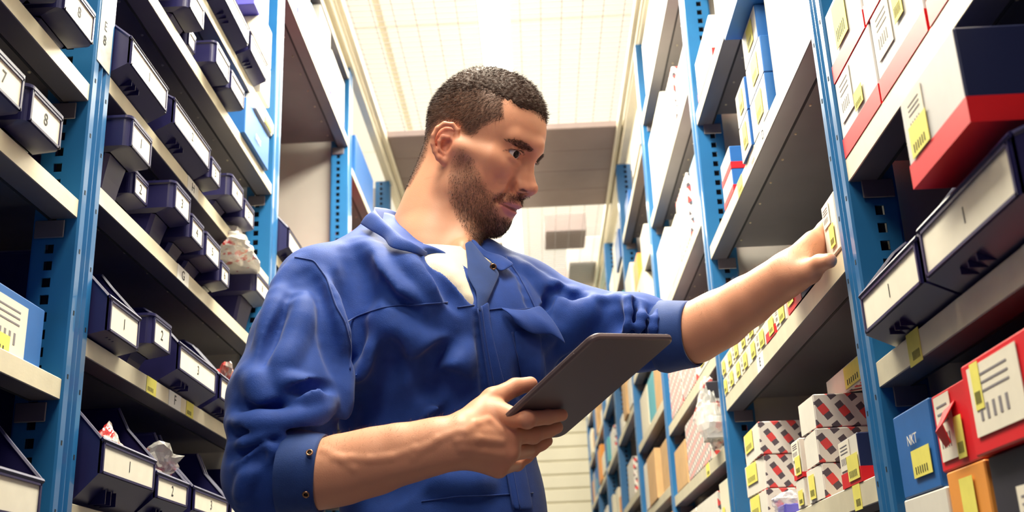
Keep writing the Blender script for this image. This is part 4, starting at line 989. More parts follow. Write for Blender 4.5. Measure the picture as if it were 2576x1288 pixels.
lth = [pix(2036, 680, 1.378), pix(2062, 662, 1.362), pix(2086, 656, 1.346)]
SKIN.cap(lth[0], lth[1], 0.0145, 0.0115, 0.008); SKIN.cap(lth[1], lth[2], 0.0115, 0.0100, 0.004)
lf = [[pix(2046, 606, 1.425), pix(2072, 575, 1.432), pix(2090, 550, 1.434), pix(2104, 538, 1.428)],
      [pix(2060, 614, 1.440), pix(2086, 588, 1.446), pix(2106, 566, 1.446), pix(2118, 556, 1.438)],
      [pix(2064, 634, 1.446), pix(2094, 606, 1.450), pix(2112, 588, 1.448), pix(2122, 580, 1.440)],
      [pix(2064, 652, 1.442), pix(2092, 630, 1.448), pix(2106, 616, 1.446), pix(2116, 608, 1.440)]]
for fp, r in zip(lf, fr):
    for j in range(3): SKIN.cap(fp[j], fp[j + 1], r[j], r[j + 1], 0.0035)

body_me, BV, BQ = SKIN.mesh(0.0017, 'body', None or [mat('skin', (0.62, 0.33, 0.20), 0.48, attr='tint', sss=0.12, bump=0.10, bscale=700, spec=0.4)])
# ---- colours of the skin, hair, beard, brows (areas outlined on the near side, mirrored to the far side)
HAIR_O = [(1380, 300), (1362, 300), (1340, 279), (1310, 262), (1273, 245), (1268, 253), (1267, 298), (1235, 309), (1213, 320), (1191, 342), (1172, 339), (1161, 322), (1155, 312), (1124, 303), (1104, 308), (1088, 325), (1078, 361), (1072, 395), (1056, 425), (1030, 470), (980, 500), (980, 100), (1420, 100), (1420, 300)]
BEARD_O = [(1153, 372), (1168, 372), (1187, 398), (1209, 439), (1224, 473), (1237, 488), (1258, 488), (1288, 489), (1310, 488), (1325, 495), (1325, 512), (1308, 512), (1288, 506), (1262, 508), (1250, 513), (1250, 530), (1262, 545), (1280, 552), (1296, 552), (1296, 625), (1180, 625), (1178, 590), (1153, 545), (1132, 500), (1128, 440), (1142, 391)]
ULIP_O = [(1254, 512), (1288, 507), (1304, 511), (1318, 517), (1318, 529), (1300, 531), (1276, 521)]
LLIP_O = [(1254, 512), (1276, 519), (1300, 529), (1300, 552), (1284, 551), (1269, 538)]
BROW_O = [(1268, 351), (1288, 352), (1310, 354), (1332, 367), (1343, 379), (1332, 381), (1306, 371), (1286, 360)]
def mirrored_px(P):
    L = (P - HT) @ HM
    L[:, 1] = -np.abs(L[:, 1])
    return to_px(L @ HM.T + HT), L
def sstep(d, a, b): return np.clip((d - a) / (b - a), 0, 1)
base = np.tile(np.array([0.71, 0.335, 0.205]), (len(BV), 1))
rs = np.random.RandomState(4)
Lh = (BV - HT) @ HM
hm = (Lh[:, 2] > -0.16) & (np.abs(Lh[:, 1]) < 0.12) & (np.abs(Lh[:, 0]) < 0.16)
hi = np.nonzero(hm)[0]
mp, ml = mirrored_px(BV[hi])
def blend(ids, w, c): base[ids] = base[ids] * (1 - w[:, None]) + np.array(c) * w[:, None]
d_ear = np.linalg.norm((ml - np.array([-0.012, -0.078, 0.004])) / np.array([0.026, 0.014, 0.036]), axis=1)
blend(hi, 0.45 * (1 - sstep(d_ear, 0.6, 1.3)), (0.72, 0.22, 0.15))
for c, r, k, cc in (((0.066, -0.048, -0.010), 0.026, 0.35, (0.66, 0.22, 0.15)), ((0.112, 0.0, -0.015), 0.018, 0.40, (0.66, 0.22, 0.15)), ((0.085, -0.030, 0.012), 0.014, 0.30, (0.42, 0.19, 0.14))):
    dd = np.linalg.norm(ml - np.array(c), axis=1); blend(hi, k * np.exp(-(dd / r) ** 2), cc)
front = ml[:, 0] > 0.03
d = poly_sd(mp, ULIP_O); w = (1 - sstep(d, -1.5, 2.0)) * front; blend(hi, 0.85 * w, (0.66, 0.27, 0.25))
d = poly_sd(mp, LLIP_O); w = (1 - sstep(d, -1.5, 2.0)) * front; blend(hi, 0.85 * w, (0.64, 0.23, 0.21))
dn_ = poly_sd(mp, [(1305, 479), (1315, 476), (1326, 482), (1316, 482)]); blend(hi, 0.85 * (1 - sstep(dn_, -0.5, 2.5)) * front, (0.07, 0.02, 0.02))  # shade inside the nostrils painted into the skin tint
dml = poly_sd(mp, [(1256, 511), (1276, 518), (1300, 527), (1312, 528), (1300, 533), (1276, 523)]); blend(hi, 0.8 * (1 - sstep(dml, -0.5, 2)) * front, (0.13, 0.03, 0.03))  # parting of the lips, its shade darkened into the tint
dll = poly_sd(mp, [(1266, 379), (1288, 375), (1303, 379), (1310, 388), (1303, 381), (1288, 377)]); blend(hi, 0.75 * (1 - sstep(dll, 0.0, 1.8)) * front, (0.06, 0.03, 0.03))
d_beard = poly_sd(mp, BEARD_O); d_hair = poly_sd(mp, HAIR_O); d_brow = poly_sd(mp, BROW_O)
wb = (1 - sstep(d_beard, -16, 5)) * (ml[:, 0] > -0.02); blend(hi, np.clip(0.40 * wb * (1 + 0.5 * np.exp(-((ml[:, 2] + 0.034) / 0.009) ** 2) * (ml[:, 0] > 0.085)), 0, 0.9), (0.10, 0.055, 0.045))
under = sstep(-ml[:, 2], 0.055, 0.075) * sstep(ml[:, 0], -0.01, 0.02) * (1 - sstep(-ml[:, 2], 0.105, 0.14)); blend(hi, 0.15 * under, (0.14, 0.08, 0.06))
wh = 1 - sstep(d_hair, -10, 3); blend(hi, 0.80 * wh, (0.085, 0.045, 0.035))
wr_ = (1 - sstep(d_brow, -3, 2)) * front; blend(hi, 0.45 * wr_, (0.10, 0.05, 0.04))
for q in (fing[0][3], th[3]): pass
for q, r in [(fp[j], 0.015) for fp in fing for j in (0, 1)] + [(th[2], 0.012), (th[3], 0.012)] + [(fp[3], 0.012) for fp in fing]:
    dd = np.linalg.norm(BV - q, axis=1); ii = np.nonzero(dd < 0.04)[0]; blend(ii, 0.30 * np.exp(-(dd[ii] / r) ** 2), (0.72, 0.22, 0.14))
set_colors(body_me, base)
person = empty('person', (CH[0], CH[1], 0.0))
tag(person, 'man in blue work jacket holding a tablet while reaching into the right-hand shelves', 'person')
def own(o):
    """parent keeping the world position"""
    o.parent = person; o.matrix_parent_inverse = Matrix.Translation(-Vector(person.location)); return o
body = own(link_mesh('body', body_me))

# eyes
m_eye = mat('eye_white', (0.78, 0.74, 0.72), 0.12, coat=0.6)
m_iris = mat('iris', (0.012, 0.007, 0.006), 0.35, coat=0.06, spec=0.2)
_e = H(*EYE[0]); _d = ray_dir(1300, 389); _o = np.array([0, 0, CZ]); _b = (_e - _o) @ _d
gaze = unit(_o + _d * (_b - math.sqrt(max(1e-8, 0.0124 ** 2 - ((_e - _o) @ (_e - _o) - _b * _b)))) - _e)   # he looks at the box in his hand
for s, (ex, ey, ez) in zip((-1, 1), EYE):
    c = H(ex, ey, ez); vs = []; fs = []; mi = []; R0 = 0.01235
    gx = gaze; gy = unit(np.cross([0, 0, 1], gx)); gz = np.cross(gx, gy)
    nr, ns = 26, 32
    for i in range(nr + 1):
        a = math.pi * i / nr; rr = R0 * (1.0 + (0.035 if a < 0.42 else 0.0) * (1 - (a / 0.42) ** 2 if a < 0.42 else 0))
        for j in range(ns):
            b = 2 * math.pi * j / ns
            vs.append(c + rr * (math.cos(a) * gx + math.sin(a) * (math.cos(b) * gy + math.sin(b) * gz)))
    for i in range(nr):
        for j in range(ns):
            fs.append((i * ns + j, i * ns + (j + 1) % ns, (i + 1) * ns + (j + 1) % ns, (i + 1) * ns + j))
    e = MB(); n_ir = 4
    e.add(vs, fs); e.mi = [1 if k < ns * n_ir else 0 for k in range(len(fs))]
    own(e.build('eye', [m_eye, m_iris], None, True))

# hair strands as thin tapered blades
class Strands:
    def __init__(s): s.v = []; s.f = []; s.n = 0
    def add(s, P, D, L, w, N, curl=None):
        """roots P, directions D, lengths L, widths w, surface normals N -> two segment blades"""
        side = np.cross(D, N); side /= (np.linalg.norm(side, axis=1, keepdims=True) + 1e-9)
        ang = rs.uniform(0, math.pi, len(P)); up = np.cross(side, D)
        side = side * np.cos(ang)[:, None] + up * np.sin(ang)[:, None]
        D2 = D if curl is None else curl
        D2 = D2 / (np.linalg.norm(D2, axis=1, keepdims=True) + 1e-9)
        m = P + D * (L * 0.5)[:, None]; t = m + D2 * (L * 0.5)[:, None]
        hw = (w * 0.5)[:, None]
        V = np.stack([P - side * hw, P + side * hw, m + side * hw * 0.85, m - side * hw * 0.85, t], 1).reshape(-1, 3)
        k = s.n + 5 * np.arange(len(P))
        s.v.append(V); s.f += [(a, a + 1, a + 2, a + 3) for a in k] + [(a + 3, a + 2, a + 4) for a in k]
        s.n += len(V)
    def build(s, name, m):
        me = bpy.data.meshes.new(name); me.from_pydata(np.concatenate(s.v).tolist(), [], s.f)
        me.polygons.foreach_set('use_smooth', [True] * len(me.polygons)); me.materials.append(m); me.update()
        return own(link_mesh(name, me))
m_hair = mat('hair', (0.055, 0.028, 0.020), 0.62, spec=0.25)
m_beard = mat('beard_hair', (0.085, 0.042, 0.028), 0.5)
# hair volume on top, following the crown
CROWN = Sdf()
def cell(c, r, k=0.01, op=1, e=(0, 0, 0)): CROWN.ell(H(*c), r, hax(*e), k, op)
cell((0.000, 0, 0.066), (0.088, 0.070, 0.083), 0.012)
cell((0.040, 0, 0.092), (0.044, 0.055, 0.045), 0.02)
cell((0.068, 0, 0.098), (0.017, 0.044, 0.018), 0.015)
CROWN.plane(H(0.03, 0, 0.070), -(HM[:, 2] * 0.96 + HM[:, 0] * -0.30), H(0, 0, 0) - 0.3, H(0, 0, 0) + 0.3, 0.012)
me_c, CV, CQ = CROWN.mesh(0.0022, 'hair_crown', m_hair)
n_c = CROWN.grad(CV)
jit = rs.normal(0, 1, (len(CV), 3))
nz = np.sin(CV[:, 0] * 610 + 3 * np.sin(CV[:, 1] * 240)) * np.sin(CV[:, 1] * 530 + 2 * np.sin(CV[:, 2] * 330))
CV2 = CV + n_c * (nz * 0.0012)[:, None]
me_c.vertices.foreach_set('co', CV2.astype(np.float32).ravel()); me_c.update()
own(link_mesh('hair_crown', me_c))
st = Strands()
def pick(ids, n, w=None):
    p = None if w is None else w / w.sum()
    return rs.choice(ids, size=n, replace=len(ids) < n, p=p)
# crown strands: brushed forward and a little up
top = np.nonzero(((CV - HT) @ HM)[:, 2] > 0.05)[0]
i = pick(top, 15000); P = CV[i] + jit[i] * 0.001; N = n_c[i]; X = (P - HT) @ HM
fw = HM[:, 0] * 1.0 + HM[:, 2] * 0.15
D = fw[None] * (0.55 + 0.5 * sstep(X[:, 0], -0.02, 0.07))[:, None] + N * 0.40 + rs.normal(0, 0.28, (len(P), 3))
back = (X[:, 0] < -0.02); D[back] = N[back] * 0.55 - HM[:, 2] * 0.35 + rs.normal(0, 0.25, (back.sum(), 3)) - HM[:, 0] * 0.25
D /= np.linalg.norm(D, axis=1, keepdims=True)
Lr = rs.uniform(0.005, 0.012, len(P)) * (1 - 0.35 * sstep(X[:, 0], 0.05, 0.08)); Lr[back] *= 0.62
st.add(P - N * 0.001, D, Lr, np.full(len(P), 0.00055), N, D - N * 0.5)
# tuft on the crown whorl and short sides
hv = hi[(d_hair < 0)]; N_b = SKIN.grad(BV[hv]); Xh = (BV[hv] - HT) @ HM
wgt = np.where(Xh[:, 2] > 0.03, 1.0, 0.75)
i = pick(np.arange(len(hv)), 24000, wgt); P = BV[hv][i] + rs.normal(0, 0.0006, (len(i), 3)); N = N_b[i]; X = Xh[i]
D = N * 0.38 - HM[:, 2] * 0.55 - HM[:, 0] * 0.25 + rs.normal(0, 0.16, (len(P), 3)); D /= np.linalg.norm(D, axis=1, keepdims=True)
ln = 0.0022 + 0.0065 * sstep(X[:, 2], 0.015, 0.085)
st.add(P, D, ln * rs.uniform(0.7, 1.2, len(P)), np.full(len(P), 0.00042), N)
st.build('hair', m_hair)
# beard
bt = Strands(); bv = hi[(d_beard < 4) & (ml[:, 0] > -0.02)]; N_b = SKIN.grad(BV[bv]); Xb = (BV[bv] - HT) @ HM
db = d_beard[(d_beard < 4) & (ml[:, 0] > -0.02)]
wgt = 0.25 + sstep(-db, -4, 12) + 0.55 * sstep(-Xb[:, 2], 0.05, 0.09) + 1.6 * np.exp(-((Xb[:, 2] + 0.034) / 0.008) ** 2) * sstep(Xb[:, 0], 0.08, 0.095)
wgt = wgt * (1 - 0.55 * (Xb[:, 0] < 0.035) * (Xb[:, 2] > -0.035))
i = pick(np.arange(len(bv)), 16000, wgt); P = BV[bv][i] + rs.normal(0, 0.0006, (len(i), 3)); N = N_b[i]; X = Xb[i]
D = N * 0.45 - HM[:, 2] * 0.75 + HM[:, 0] * 0.18 + rs.normal(0, 0.25, (len(P), 3)); D /= np.linalg.norm(D, axis=1, keepdims=True)
bt.add(P, D, rs.uniform(0.0025, 0.0055, len(P)) * (0.8 + 0.5 * sstep(-X[:, 2], 0.05, 0.08)), np.full(len(P), 0.00034), N)
bt.build('beard', m_beard)
# brows and lashes
br = Strands()
for s in (-1, 1):
    q = hi[(d_brow < 1.5) & (np.sign(Lh[hi][:, 1]) == s) & front]
    if len(q) == 0: continue
    i = pick(q, 1100); P = BV[i] + rs.normal(0, 0.0006, (len(i), 3)); N = SKIN.grad(P)
    D = N * 0.22 + HM[:, 1] * s * 0.8 + HM[:, 2] * 0.12 + rs.normal(0, 0.12, (len(P), 3)); D /= np.linalg.norm(D, axis=1, keepdims=True)
    br.add(P, D, rs.uniform(0.003, 0.0055, len(P)), np.full(len(P), 0.00034), N)
br.build('eyebrows', m_hair)
la_ = Strands()
for s, (ex, ey, ez) in zip((-1, 1), EYE):
    t = np.linspace(-1, 1, 60)
    P = np.array([H(ex + 0.0140 - 0.0052 * max(0, u) ** 1.5 - 0.001 * abs(u), ey + s * (u * 0.0115 + 0.001), ez + 0.0062 - 0.0030 * u * u) for u in t])
    D = HM[:, 0][None] * 0.8 + HM[:, 2][None] * 0.15 + HM[:, 1][None] * (s * t * 0.5)[:, None] + rs.normal(0, 0.1, (60, 3))
    D /= np.linalg.norm(D, axis=1, keepdims=True)
    la_.add(P, D, np.full(60, 0.0055), np.full(60, 0.00035), np.tile(HM[:, 2], (60, 1)), D + HM[:, 2] * 0.5)
la_.build('eyelashes', m_hair)
# ---- the work jacket
DN = np.array([0, 0, 1.0])
S_ = unit((LSH - RSH) * np.array([1, 1, 0])); F_ = np.array([S_[1], -S_[0], 0.0])
if F_[1] > 0: F_ = -F_
JAX = [S_, F_, DN]
JK = Sdf()
BELLY = pix(1122, 1288, 1.53)
JK.ell(BELLY + np.array([0.0, 0, -0.18]), (0.155, 0.118, 0.20), JAX, 0.05)
JK.ell(BELLY + np.array([0.0, 0, 0.0]), (0.148, 0.112, 0.18), JAX, 0.05)
CC = pix(1118, 905, 1.525)
JK.ell(CC, (0.166, 0.120, 0.150), JAX, 0.05)
JK.ell(CC + S_ * -0.075 + DN * 0.050 + F_ * 0.012, (0.090, 0.105, 0.105), JAX, 0.04)
JK.ell(CC + S_ * 0.070 + DN * 0.045 + F_ * 0.000, (0.085, 0.100, 0.105), JAX, 0.04)
JS_R = pix(802, 728, 1.43); JS_L = pix(1318, 748, 1.60)
JK.cap(JS_R, pix(1040, 660, 1.55), 0.053, 0.062, 0.03); JK.cap(JS_L, pix(1200, 690, 1.58), 0.050, 0.058, 0.03)
JK.cap(JS_R + DN * 0.030 + np.array([0.03, 0.02, 0]), pix(960, 590, 1.56), 0.030, 0.034, 0.03)
# right sleeve: shoulder to elbow to the rolled cuff
JE_R = pix(680, 1185, 1.320)
JK.cap(JS_R, pix(756, 865, 1.385), 0.055, 0.060, 0.03)
JK.cap(pix(756, 865, 1.385), pix(716, 1010, 1.350), 0.060, 0.066, 0.03)
JK.cap(pix(712, 1010, 1.350), JE_R, 0.064, 0.052, 0.03)
JK.cap(JE_R, pix(742, 1190, 1.311), 0.053, 0.0455, 0.02)
JK.cap(pix(668, 1212, 1.335), pix(690, 1245, 1.330), 0.036, 0.038, 0.03)
JK.cap(CC - S_ * 0.085 - DN * 0.02, BELLY - S_ * 0.062 + DN * 0.03, 0.075, 0.062, 0.04)
# left sleeve
JE_L = pix(1600, 836, 1.560)
JK.cap(JS_L, pix(1450, 822, 1.590), 0.056, 0.056, 0.03)
JK.cap(pix(1450, 822, 1.590), JE_L, 0.056, 0.056, 0.03)
JK.cap(JE_L, pix(1684, 846, 1.533), 0.053, 0.0460, 0.02)
# open neck: room for the neck and a narrow V down to the placket
JK.cap(NB + np.array([0, -0.005, -0.02]), hn, 0.060, 0.060, 0.012, -1)
_j0 = Sdf(); _j0.p = list(JK.p)
_v = [(1118, 650, 0.030), (1138, 668, 0.026), (1155, 692, 0.021), (1170, 716, 0.0165), (1182, 742, 0.0095), (1191, 764, 0.003)]
_vp = [(_j0.hit(a, b_, 1.0, 2.2), r) for a, b_, r in _v]; _vp = [(p, r) for p, r in _vp if p is not None]
for (pa, r0), (pb, r1) in zip(_vp[:-1], _vp[1:]): JK.cap(pa, pb, r0, r1, 0.004, -1)
JB = Sdf(); JB.p = list(JK.p)
def jhit(px, py): return JB.hit(px, py, 1.0, 2.2)
def fold(pts, w, amp, k=None, taper=True):
    """a ridge (amp > 0) or a groove (amp < 0) in the cloth along points seen on the base form"""
    P = []
    dense = []
    for a, b in zip(pts[:-1], pts[1:]):
        m = max(1, int(math.hypot(b[0] - a[0], b[1] - a[1]) / 22))
        dense += [(a[0] + (b[0] - a[0]) * t / m, a[1] + (b[1] - a[1]) * t / m) for t in range(m)]
    dense.append(pts[-1])
    for q in dense:
        h = jhit(*q)
        if h is not None: P.append(h)
    if len(P) < 2: return
    P = np.array(P)
    keep = [0]
    for i in range(1, len(P)):
        if np.linalg.norm(P[i] - P[keep[-1]]) < 0.05: keep.append(i)
    P = P[keep]
    if len(P) < 2: return
    n = JB.grad(P, 0.003); t = np.linspace(0, 1, len(P))
    amp = amp * (1.25 if amp > 0 else 0.8)
    a = amp * (np.clip(np.minimum(t, 1 - t) * 5, 0.15, 1) if taper else np.ones(len(P)))
    k = w * 1.7 if k is None else k
    if amp > 0:
        Q = P - n * (w - a)[:, None]
        for i in range(len(Q) - 1): JK.cap(Q[i], Q[i + 1], w, w, k)
    else:
        Q = P + n * (w + a)[:, None]
        for i in range(len(Q) - 1): JK.cap(Q[i], Q[i + 1], w, w, k, -1)
FOLDS = [
 # right shoulder and upper sleeve
 ([(735, 665), (705, 720), (680, 800), (662, 880)], 0.010, 0.006), ([(770, 700), (735, 780), (700, 850), (660, 930)], 0.008, -0.006),
 ([(800, 690), (835, 760), (858, 840), (868, 900)], 0.008, 0.007), ([(780, 690), (800, 760), (822, 850), (835, 930)], 0.008, -0.006),
 ([(760, 740), (758, 800), (735, 870), (700, 930)], 0.010, 0.005), ([(860, 700), (885, 780), (905, 860), (900, 940)], 0.009, -0.007),
 ([(870, 900), (862, 960), (858, 1020), (842, 1080)], 0.010, 0.008), ([(895, 900), (885, 980), (870, 1060), (862, 1100)], 0.010, -0.010),
 ([(700, 960), (760, 975), (810, 990)], 0.009, 0.006),
 ([(610, 935), (640, 960), (660, 1010), (655, 1040)], 0.010, 0.005), ([(600, 1030), (650, 1050), (700, 1040), (760, 1045)], 0.008, -0.009),
 ([(575, 1062), (620, 1075), (700, 1072), (780, 1050), (835, 1012)], 0.010, 0.011), ([(590, 1095), (640, 1098), (720, 1096), (800, 1084), (850, 1060)], 0.007, -0.010),
 ([(745, 1010), (790, 1000), (832, 1000)], 0.007, 0.007), ([(735, 985), (780, 975), (830, 975)], 0.006, -0.006),

 ([(580, 1120), (620, 1125), (660, 1112), (720, 1105)], 0.008, 0.006), ([(585, 1150), (640, 1142), (690, 1120)], 0.006, -0.006),
 ([(600, 1170), (640, 1160), (700, 1125)], 0.007, 0.005), ([(600, 1220), (620, 1190), (660, 1150)], 0.006, -0.004),
 ([(605, 1270), (612, 1220), (635, 1180)], 0.007, 0.004),
 # torso: drapes across the chest
 ([(915, 610), (960, 690), (1000, 740), (1060, 765)], 0.012, 0.006), ([(940, 700), (985, 760), (1040, 790)], 0.008, -0.003),
 ([(880, 640), (905, 700), (925, 770)], 0.012, -0.005), ([(1010, 640), (1060, 690), (1100, 745)], 0.010, 0.004), ([(1075, 660), (1110, 710), (1150, 770)], 0.008, -0.004),
 ([(960, 800), (1010, 850), (1080, 890), (1150, 900)], 0.014, 0.006), ([(955, 860), (950, 910), (920, 950), (885, 970)], 0.012, 0.009), ([(985, 880), (980, 940), (950, 990), (900, 1010)], 0.012, -0.010),
 ([(1060, 930), (1110, 900), (1140, 880)], 0.012, -0.006), ([(1050, 1060), (1090, 1010), (1140, 950), (1170, 890)], 0.012, 0.008), ([(1080, 1085), (1130, 1035), (1165, 975)], 0.008, -0.006),
 ([(1060, 985), (1110, 970), (1140, 965)], 0.012, -0.007), ([(900, 1060), (960, 1050), (1010, 1020)], 0.016, -0.006),
 ([(1080, 1200), (1150, 1215), (1220, 1210)], 0.012, 0.005), ([(1040, 1190), (1000, 1220), (950, 1250)], 0.012, -0.004),
 ([(1205, 800), (1215, 880), (1225, 980), (1245, 1080)], 0.006, -0.005), ([(1345, 880), (1350, 980), (1352, 1060)], 0.010, 0.005), ([(1310, 930), (1330, 1010)], 0.010, -0.004),
 # left shoulder and sleeve
 ([(1275, 655), (1310, 700), (1330, 760), (1345, 800)], 0.005, -0.004), ([(1300, 660), (1345, 700), (1375, 745)], 0.010, 0.004),
 ([(1365, 700), (1395, 722), (1385, 760), (1360, 800)], 0.008, 0.006), ([(1385, 745), (1370, 790), (1360, 830)], 0.007, -0.008),
 ([(1440, 735), (1425, 775), (1395, 820), (1370, 860)], 0.010, 0.007), ([(1455, 770), (1430, 810), (1395, 850)], 0.006, -0.005),
 ([(1495, 758), (1450, 810), (1420, 860), (1390, 900)], 0.012, 0.009), ([(1410, 735), (1440, 752), (1470, 748)], 0.006, -0.006),
 ([(1475, 745), (1500, 760), (1530, 752)], 0.006, 0.005),
 ([(1555, 742), (1585, 765), (1580, 820), (1560, 845)], 0.008, 0.010), ([(1540, 775), (1548, 810), (1530, 840)], 0.010, -0.008),
 ([(1600, 765), (1598, 810), (1590, 850), (1588, 890)], 0.006, -0.009), ([(1612, 762), (1620, 800), (1612, 850)], 0.006, 0.008),
 ([(1640, 775), (1632, 815), (1620, 860)], 0.005, -0.007), ([(1655, 785), (1650, 830), (1640, 870)], 0.006, 0.006), ([(1672, 790), (1668, 840), (1662, 900)], 0.005, -0.006),
 ([(1630, 920), (1635, 900), (1630, 880)], 0.006, -0.006), ([(1420, 900), (1480, 900), (1540, 880)], 0.010, -0.005),
]
for f in FOLDS: fold(*f)
m_cloth = mat('blue_twill', (0.012, 0.052, 0.28), 0.70, noise=0.10, nscale=60, bump=0.25, bscale=900, sheen=0.12, spec=0.25)
m_cloth2 = mat('blue_twill_seam', (0.012, 0.046, 0.24), 0.75, bump=0.2, bscale=900, sheen=0.2, spec=0.3)
m_cuff = mat('blue_twill_inside', (0.013, 0.046, 0.20), 0.75, noise=0.08, nscale=60, bump=0.2, bscale=900, sheen=0.2, spec=0.3)
jk_me, JV, JQ = JK.mesh(0.0030, 'jacket', m_cloth)
own(link_mesh('jacket', jk_me))
def hits(F, pts, lift=0.0, step=10, t0=1.0, t1=2.2, maxjump=0.05):
    out = []; dense = []
    for a, b in zip(pts[:-1], pts[1:]):
        m = max(1, int(math.hypot(b[0] - a[0], b[1] - a[1]) / step))
        dense += [(a[0] + (b[0] - a[0]) * t / m, a[1] + (b[1] - a[1]) * t / m) for t in range(m)]
    dense.append(pts[-1])
    for q in dense:
        h = F.hit(q[0], q[1], t0, t1)
        if h is not None and (not out or np.linalg.norm(h - out[-1]) < maxjump): out.append(h)
    P = np.array(out); n = F.grad(P, 0.003)
    for _ in range(2): P[1:-1] = (P[:-2] + 2 * P[1:-1] + P[2:]) / 4
    return P + n * lift, n
# T-shirt under the jacket
TS = Sdf()
TS.ell(CC + DN * 0.03, (0.150, 0.106, 0.15), JAX, 0.03)
TS.cap(pix(1090, 660, 1.530), pix(1095, 610, 1.545), 0.066, 0.060, 0.02)
TS.cap(pix(1010, 610, 1.57), pix(1150, 690, 1.54), 0.036, 0.040, 0.02)
TS.cap(NB + np.array([0.01, -0.01, 0.02]), hn, 0.0555, 0.0555, 0.004, -1)
TS.cap(pix(1090, 560, 1.52), pix(1085, 480, 1.52), 0.085, 0.085, 0.004, -1)
for (pa, r0), (pb, r1) in zip(_vp[:-1], _vp[1:]):
    n_ = _j0.grad(np.array([pa, pb]), 0.004); q0, q1 = max(0.012, r0 * 1.05), max(0.012, r1 * 1.05); TS.cap(pa - n_[0] * (q0 + 0.0035), pb - n_[1] * (q1 + 0.0035), q0, q1, 0.01)
m_tee = mat('cream_jersey', (0.83, 0.74, 0.58), 0.85, bump=0.2, bscale=700, sheen=0.3)
ts_me, _, _ = TS.mesh(0.003, 'undershirt', m_tee)
own(link_mesh('undershirt', ts_me))
def seam(name, pts, r=0.0011, m=None, lift=0.0006):
    P, n = hits(JK, pts, 0, 6)
    P = P + n * lift
    return own(MB().tube(P, r, 6).build(name, m or m_cloth2, None, True))
seam('seam', [(868, 812), (900, 795), (960, 775), (1010, 768), (1060, 766), (1125, 761)])
seam('seam', [(1150, 774), (1192, 768)])
seam('seam', [(1228, 780), (1262, 776), (1300, 780), (1352, 774)])
seam('seam', [(742, 648), (790, 656), (822, 700), (845, 770), (868, 812), (882, 870), (880, 930)])
seam('seam', [(1272, 648), (1300, 685), (1325, 730), (1345, 772), (1362, 830)])
seam('seam', [(1288, 835), (1296, 880), (1312, 940), (1330, 1000)])
seam('seam', [(1060, 1262), (1150, 1248), (1240, 1246), (1340, 1240)], 0.001)
seam('seam', [(560 + 40, 700), (640, 760)]) if 0 else None
def sheet(name, rows, thick, m, up=None, smooth=True):
    """a cloth sheet through a grid of points, given thickness"""
    G = np.array(rows); a, b = G.shape[:2]
    du = np.gradient(G, axis=0); dv = np.gradient(G, axis=1); n = np.cross(du, dv); n /= (np.linalg.norm(n, axis=2, keepdims=True) + 1e-9)
    if up is not None and (n.reshape(-1, 3).mean(0) @ up) < 0: n = -n
    T = G + n * thick / 2; B = G - n * thick / 2
    V = np.concatenate([T.reshape(-1, 3), B.reshape(-1, 3)]); fs = []; o = a * b
    for i in range(a - 1):
        for j in range(b - 1):
            q = (i * b + j, i * b + j + 1, (i + 1) * b + j + 1, (i + 1) * b + j)
            fs.append(q); fs.append(tuple(x + o for x in q[::-1]))
    for j in range(b - 1):
        fs.append((j, j + o, j + 1 + o, j + 1)); q = (a - 1) * b; fs.append((q + j, q + j + 1, q + j + 1 + o, q + j + o))
    for i in range(a - 1):
        fs.append((i * b, (i + 1) * b, (i + 1) * b + o, i * b + o)); q = b - 1; fs.append((i * b + q, i * b + q + o, (i + 1) * b + q + o, (i + 1) * b + q))
    ob = MB().add(V, fs).build(name, m, None, smooth)
    mod = ob.modifiers.new('sub', 'SUBSURF'); mod.levels = 1; mod.render_levels = 2
    return own(ob)
def resample(P, n):
    P = np.array(P, float); s = np.r_[0, np.cumsum(np.linalg.norm(np.diff(P, axis=0), axis=1))]; t = np.linspace(0, s[-1], n)
    return np.stack([np.interp(t, s, P[:, i]) for i in range(P.shape[1])], 1)
def smooth_line(P, n, it=3):
    Q = resample(P, n)
    for _ in range(it): Q[1:-1] = (Q[:-2] + 2 * Q[1:-1] + Q[2:]) / 4
    return Q
# collar: fold line around the neck, the leaf falls outward
def collar(fold_p, edge_p, n=26, m=6, bulge=0.006):
    A = smooth_line(fold_p, n, 2); B = smooth_line(edge_p, n, 1); rows = []
    for j in range(m):
        t = j / (m - 1); rows.append(A * (1 - t) + B * t + np.array([0, -0.35, 0.93]) * bulge * math.sin(math.pi * t) ** 0.7)
    return rows
def oj(px, py, lift, yd):
    c = [(h, F) for F in (JK, TS, SKIN) for h in [F.hit(px, py, 1.0, 2.2)] if h is not None]
    if not c: return pix(px, py, yd)
    h, F = min(c, key=lambda q: q[0][1])
    return h + F.grad(h[None], 0.004)[0] * lift
def onk(px, py, lift, yd):
    h = SKIN.hit(px, py, 1.0, 2.2)
    if h is None: return pix(px, py, yd)
    return h + SKIN.grad(h[None], 0.003)[0] * lift
edge_r = [pix(1010, 560, 1.640), oj(935, 588, 0.008, 1.60), oj(903, 574, 0.010, 1.55), oj(935, 598, 0.008, 1.5), oj(968, 614, 0.008, 1.5), oj(976, 640, 0.009, 1.5), oj(1000, 640, 0.007, 1.5), oj(1025, 640, 0.006, 1.5), oj(1056, 648, 0.004, 1.45), oj(1074, 650, 0.003, 1.45)]
_yr = [q[1] for q in resample(edge_r, 8)]
fold_r = [pix(1030, 548, 1.620), pix(975, 527, 1.590), pix(937, 521, max(1.5, edge_r[2][1] + 0.03)), pix(955, 545, edge_r[3][1] + 0.012), pix(985, 575, edge_r[4][1] + 0.008), pix(1030, 610, edge_r[7][1] + 0.006), pix(1076, 646, edge_r[9][1] + 0.001)]
sheet('collar', collar(fold_r, edge_r, 30, 7, 0.007), 0.0024, m_cloth, np.array([0, -0.5, 0.8]))
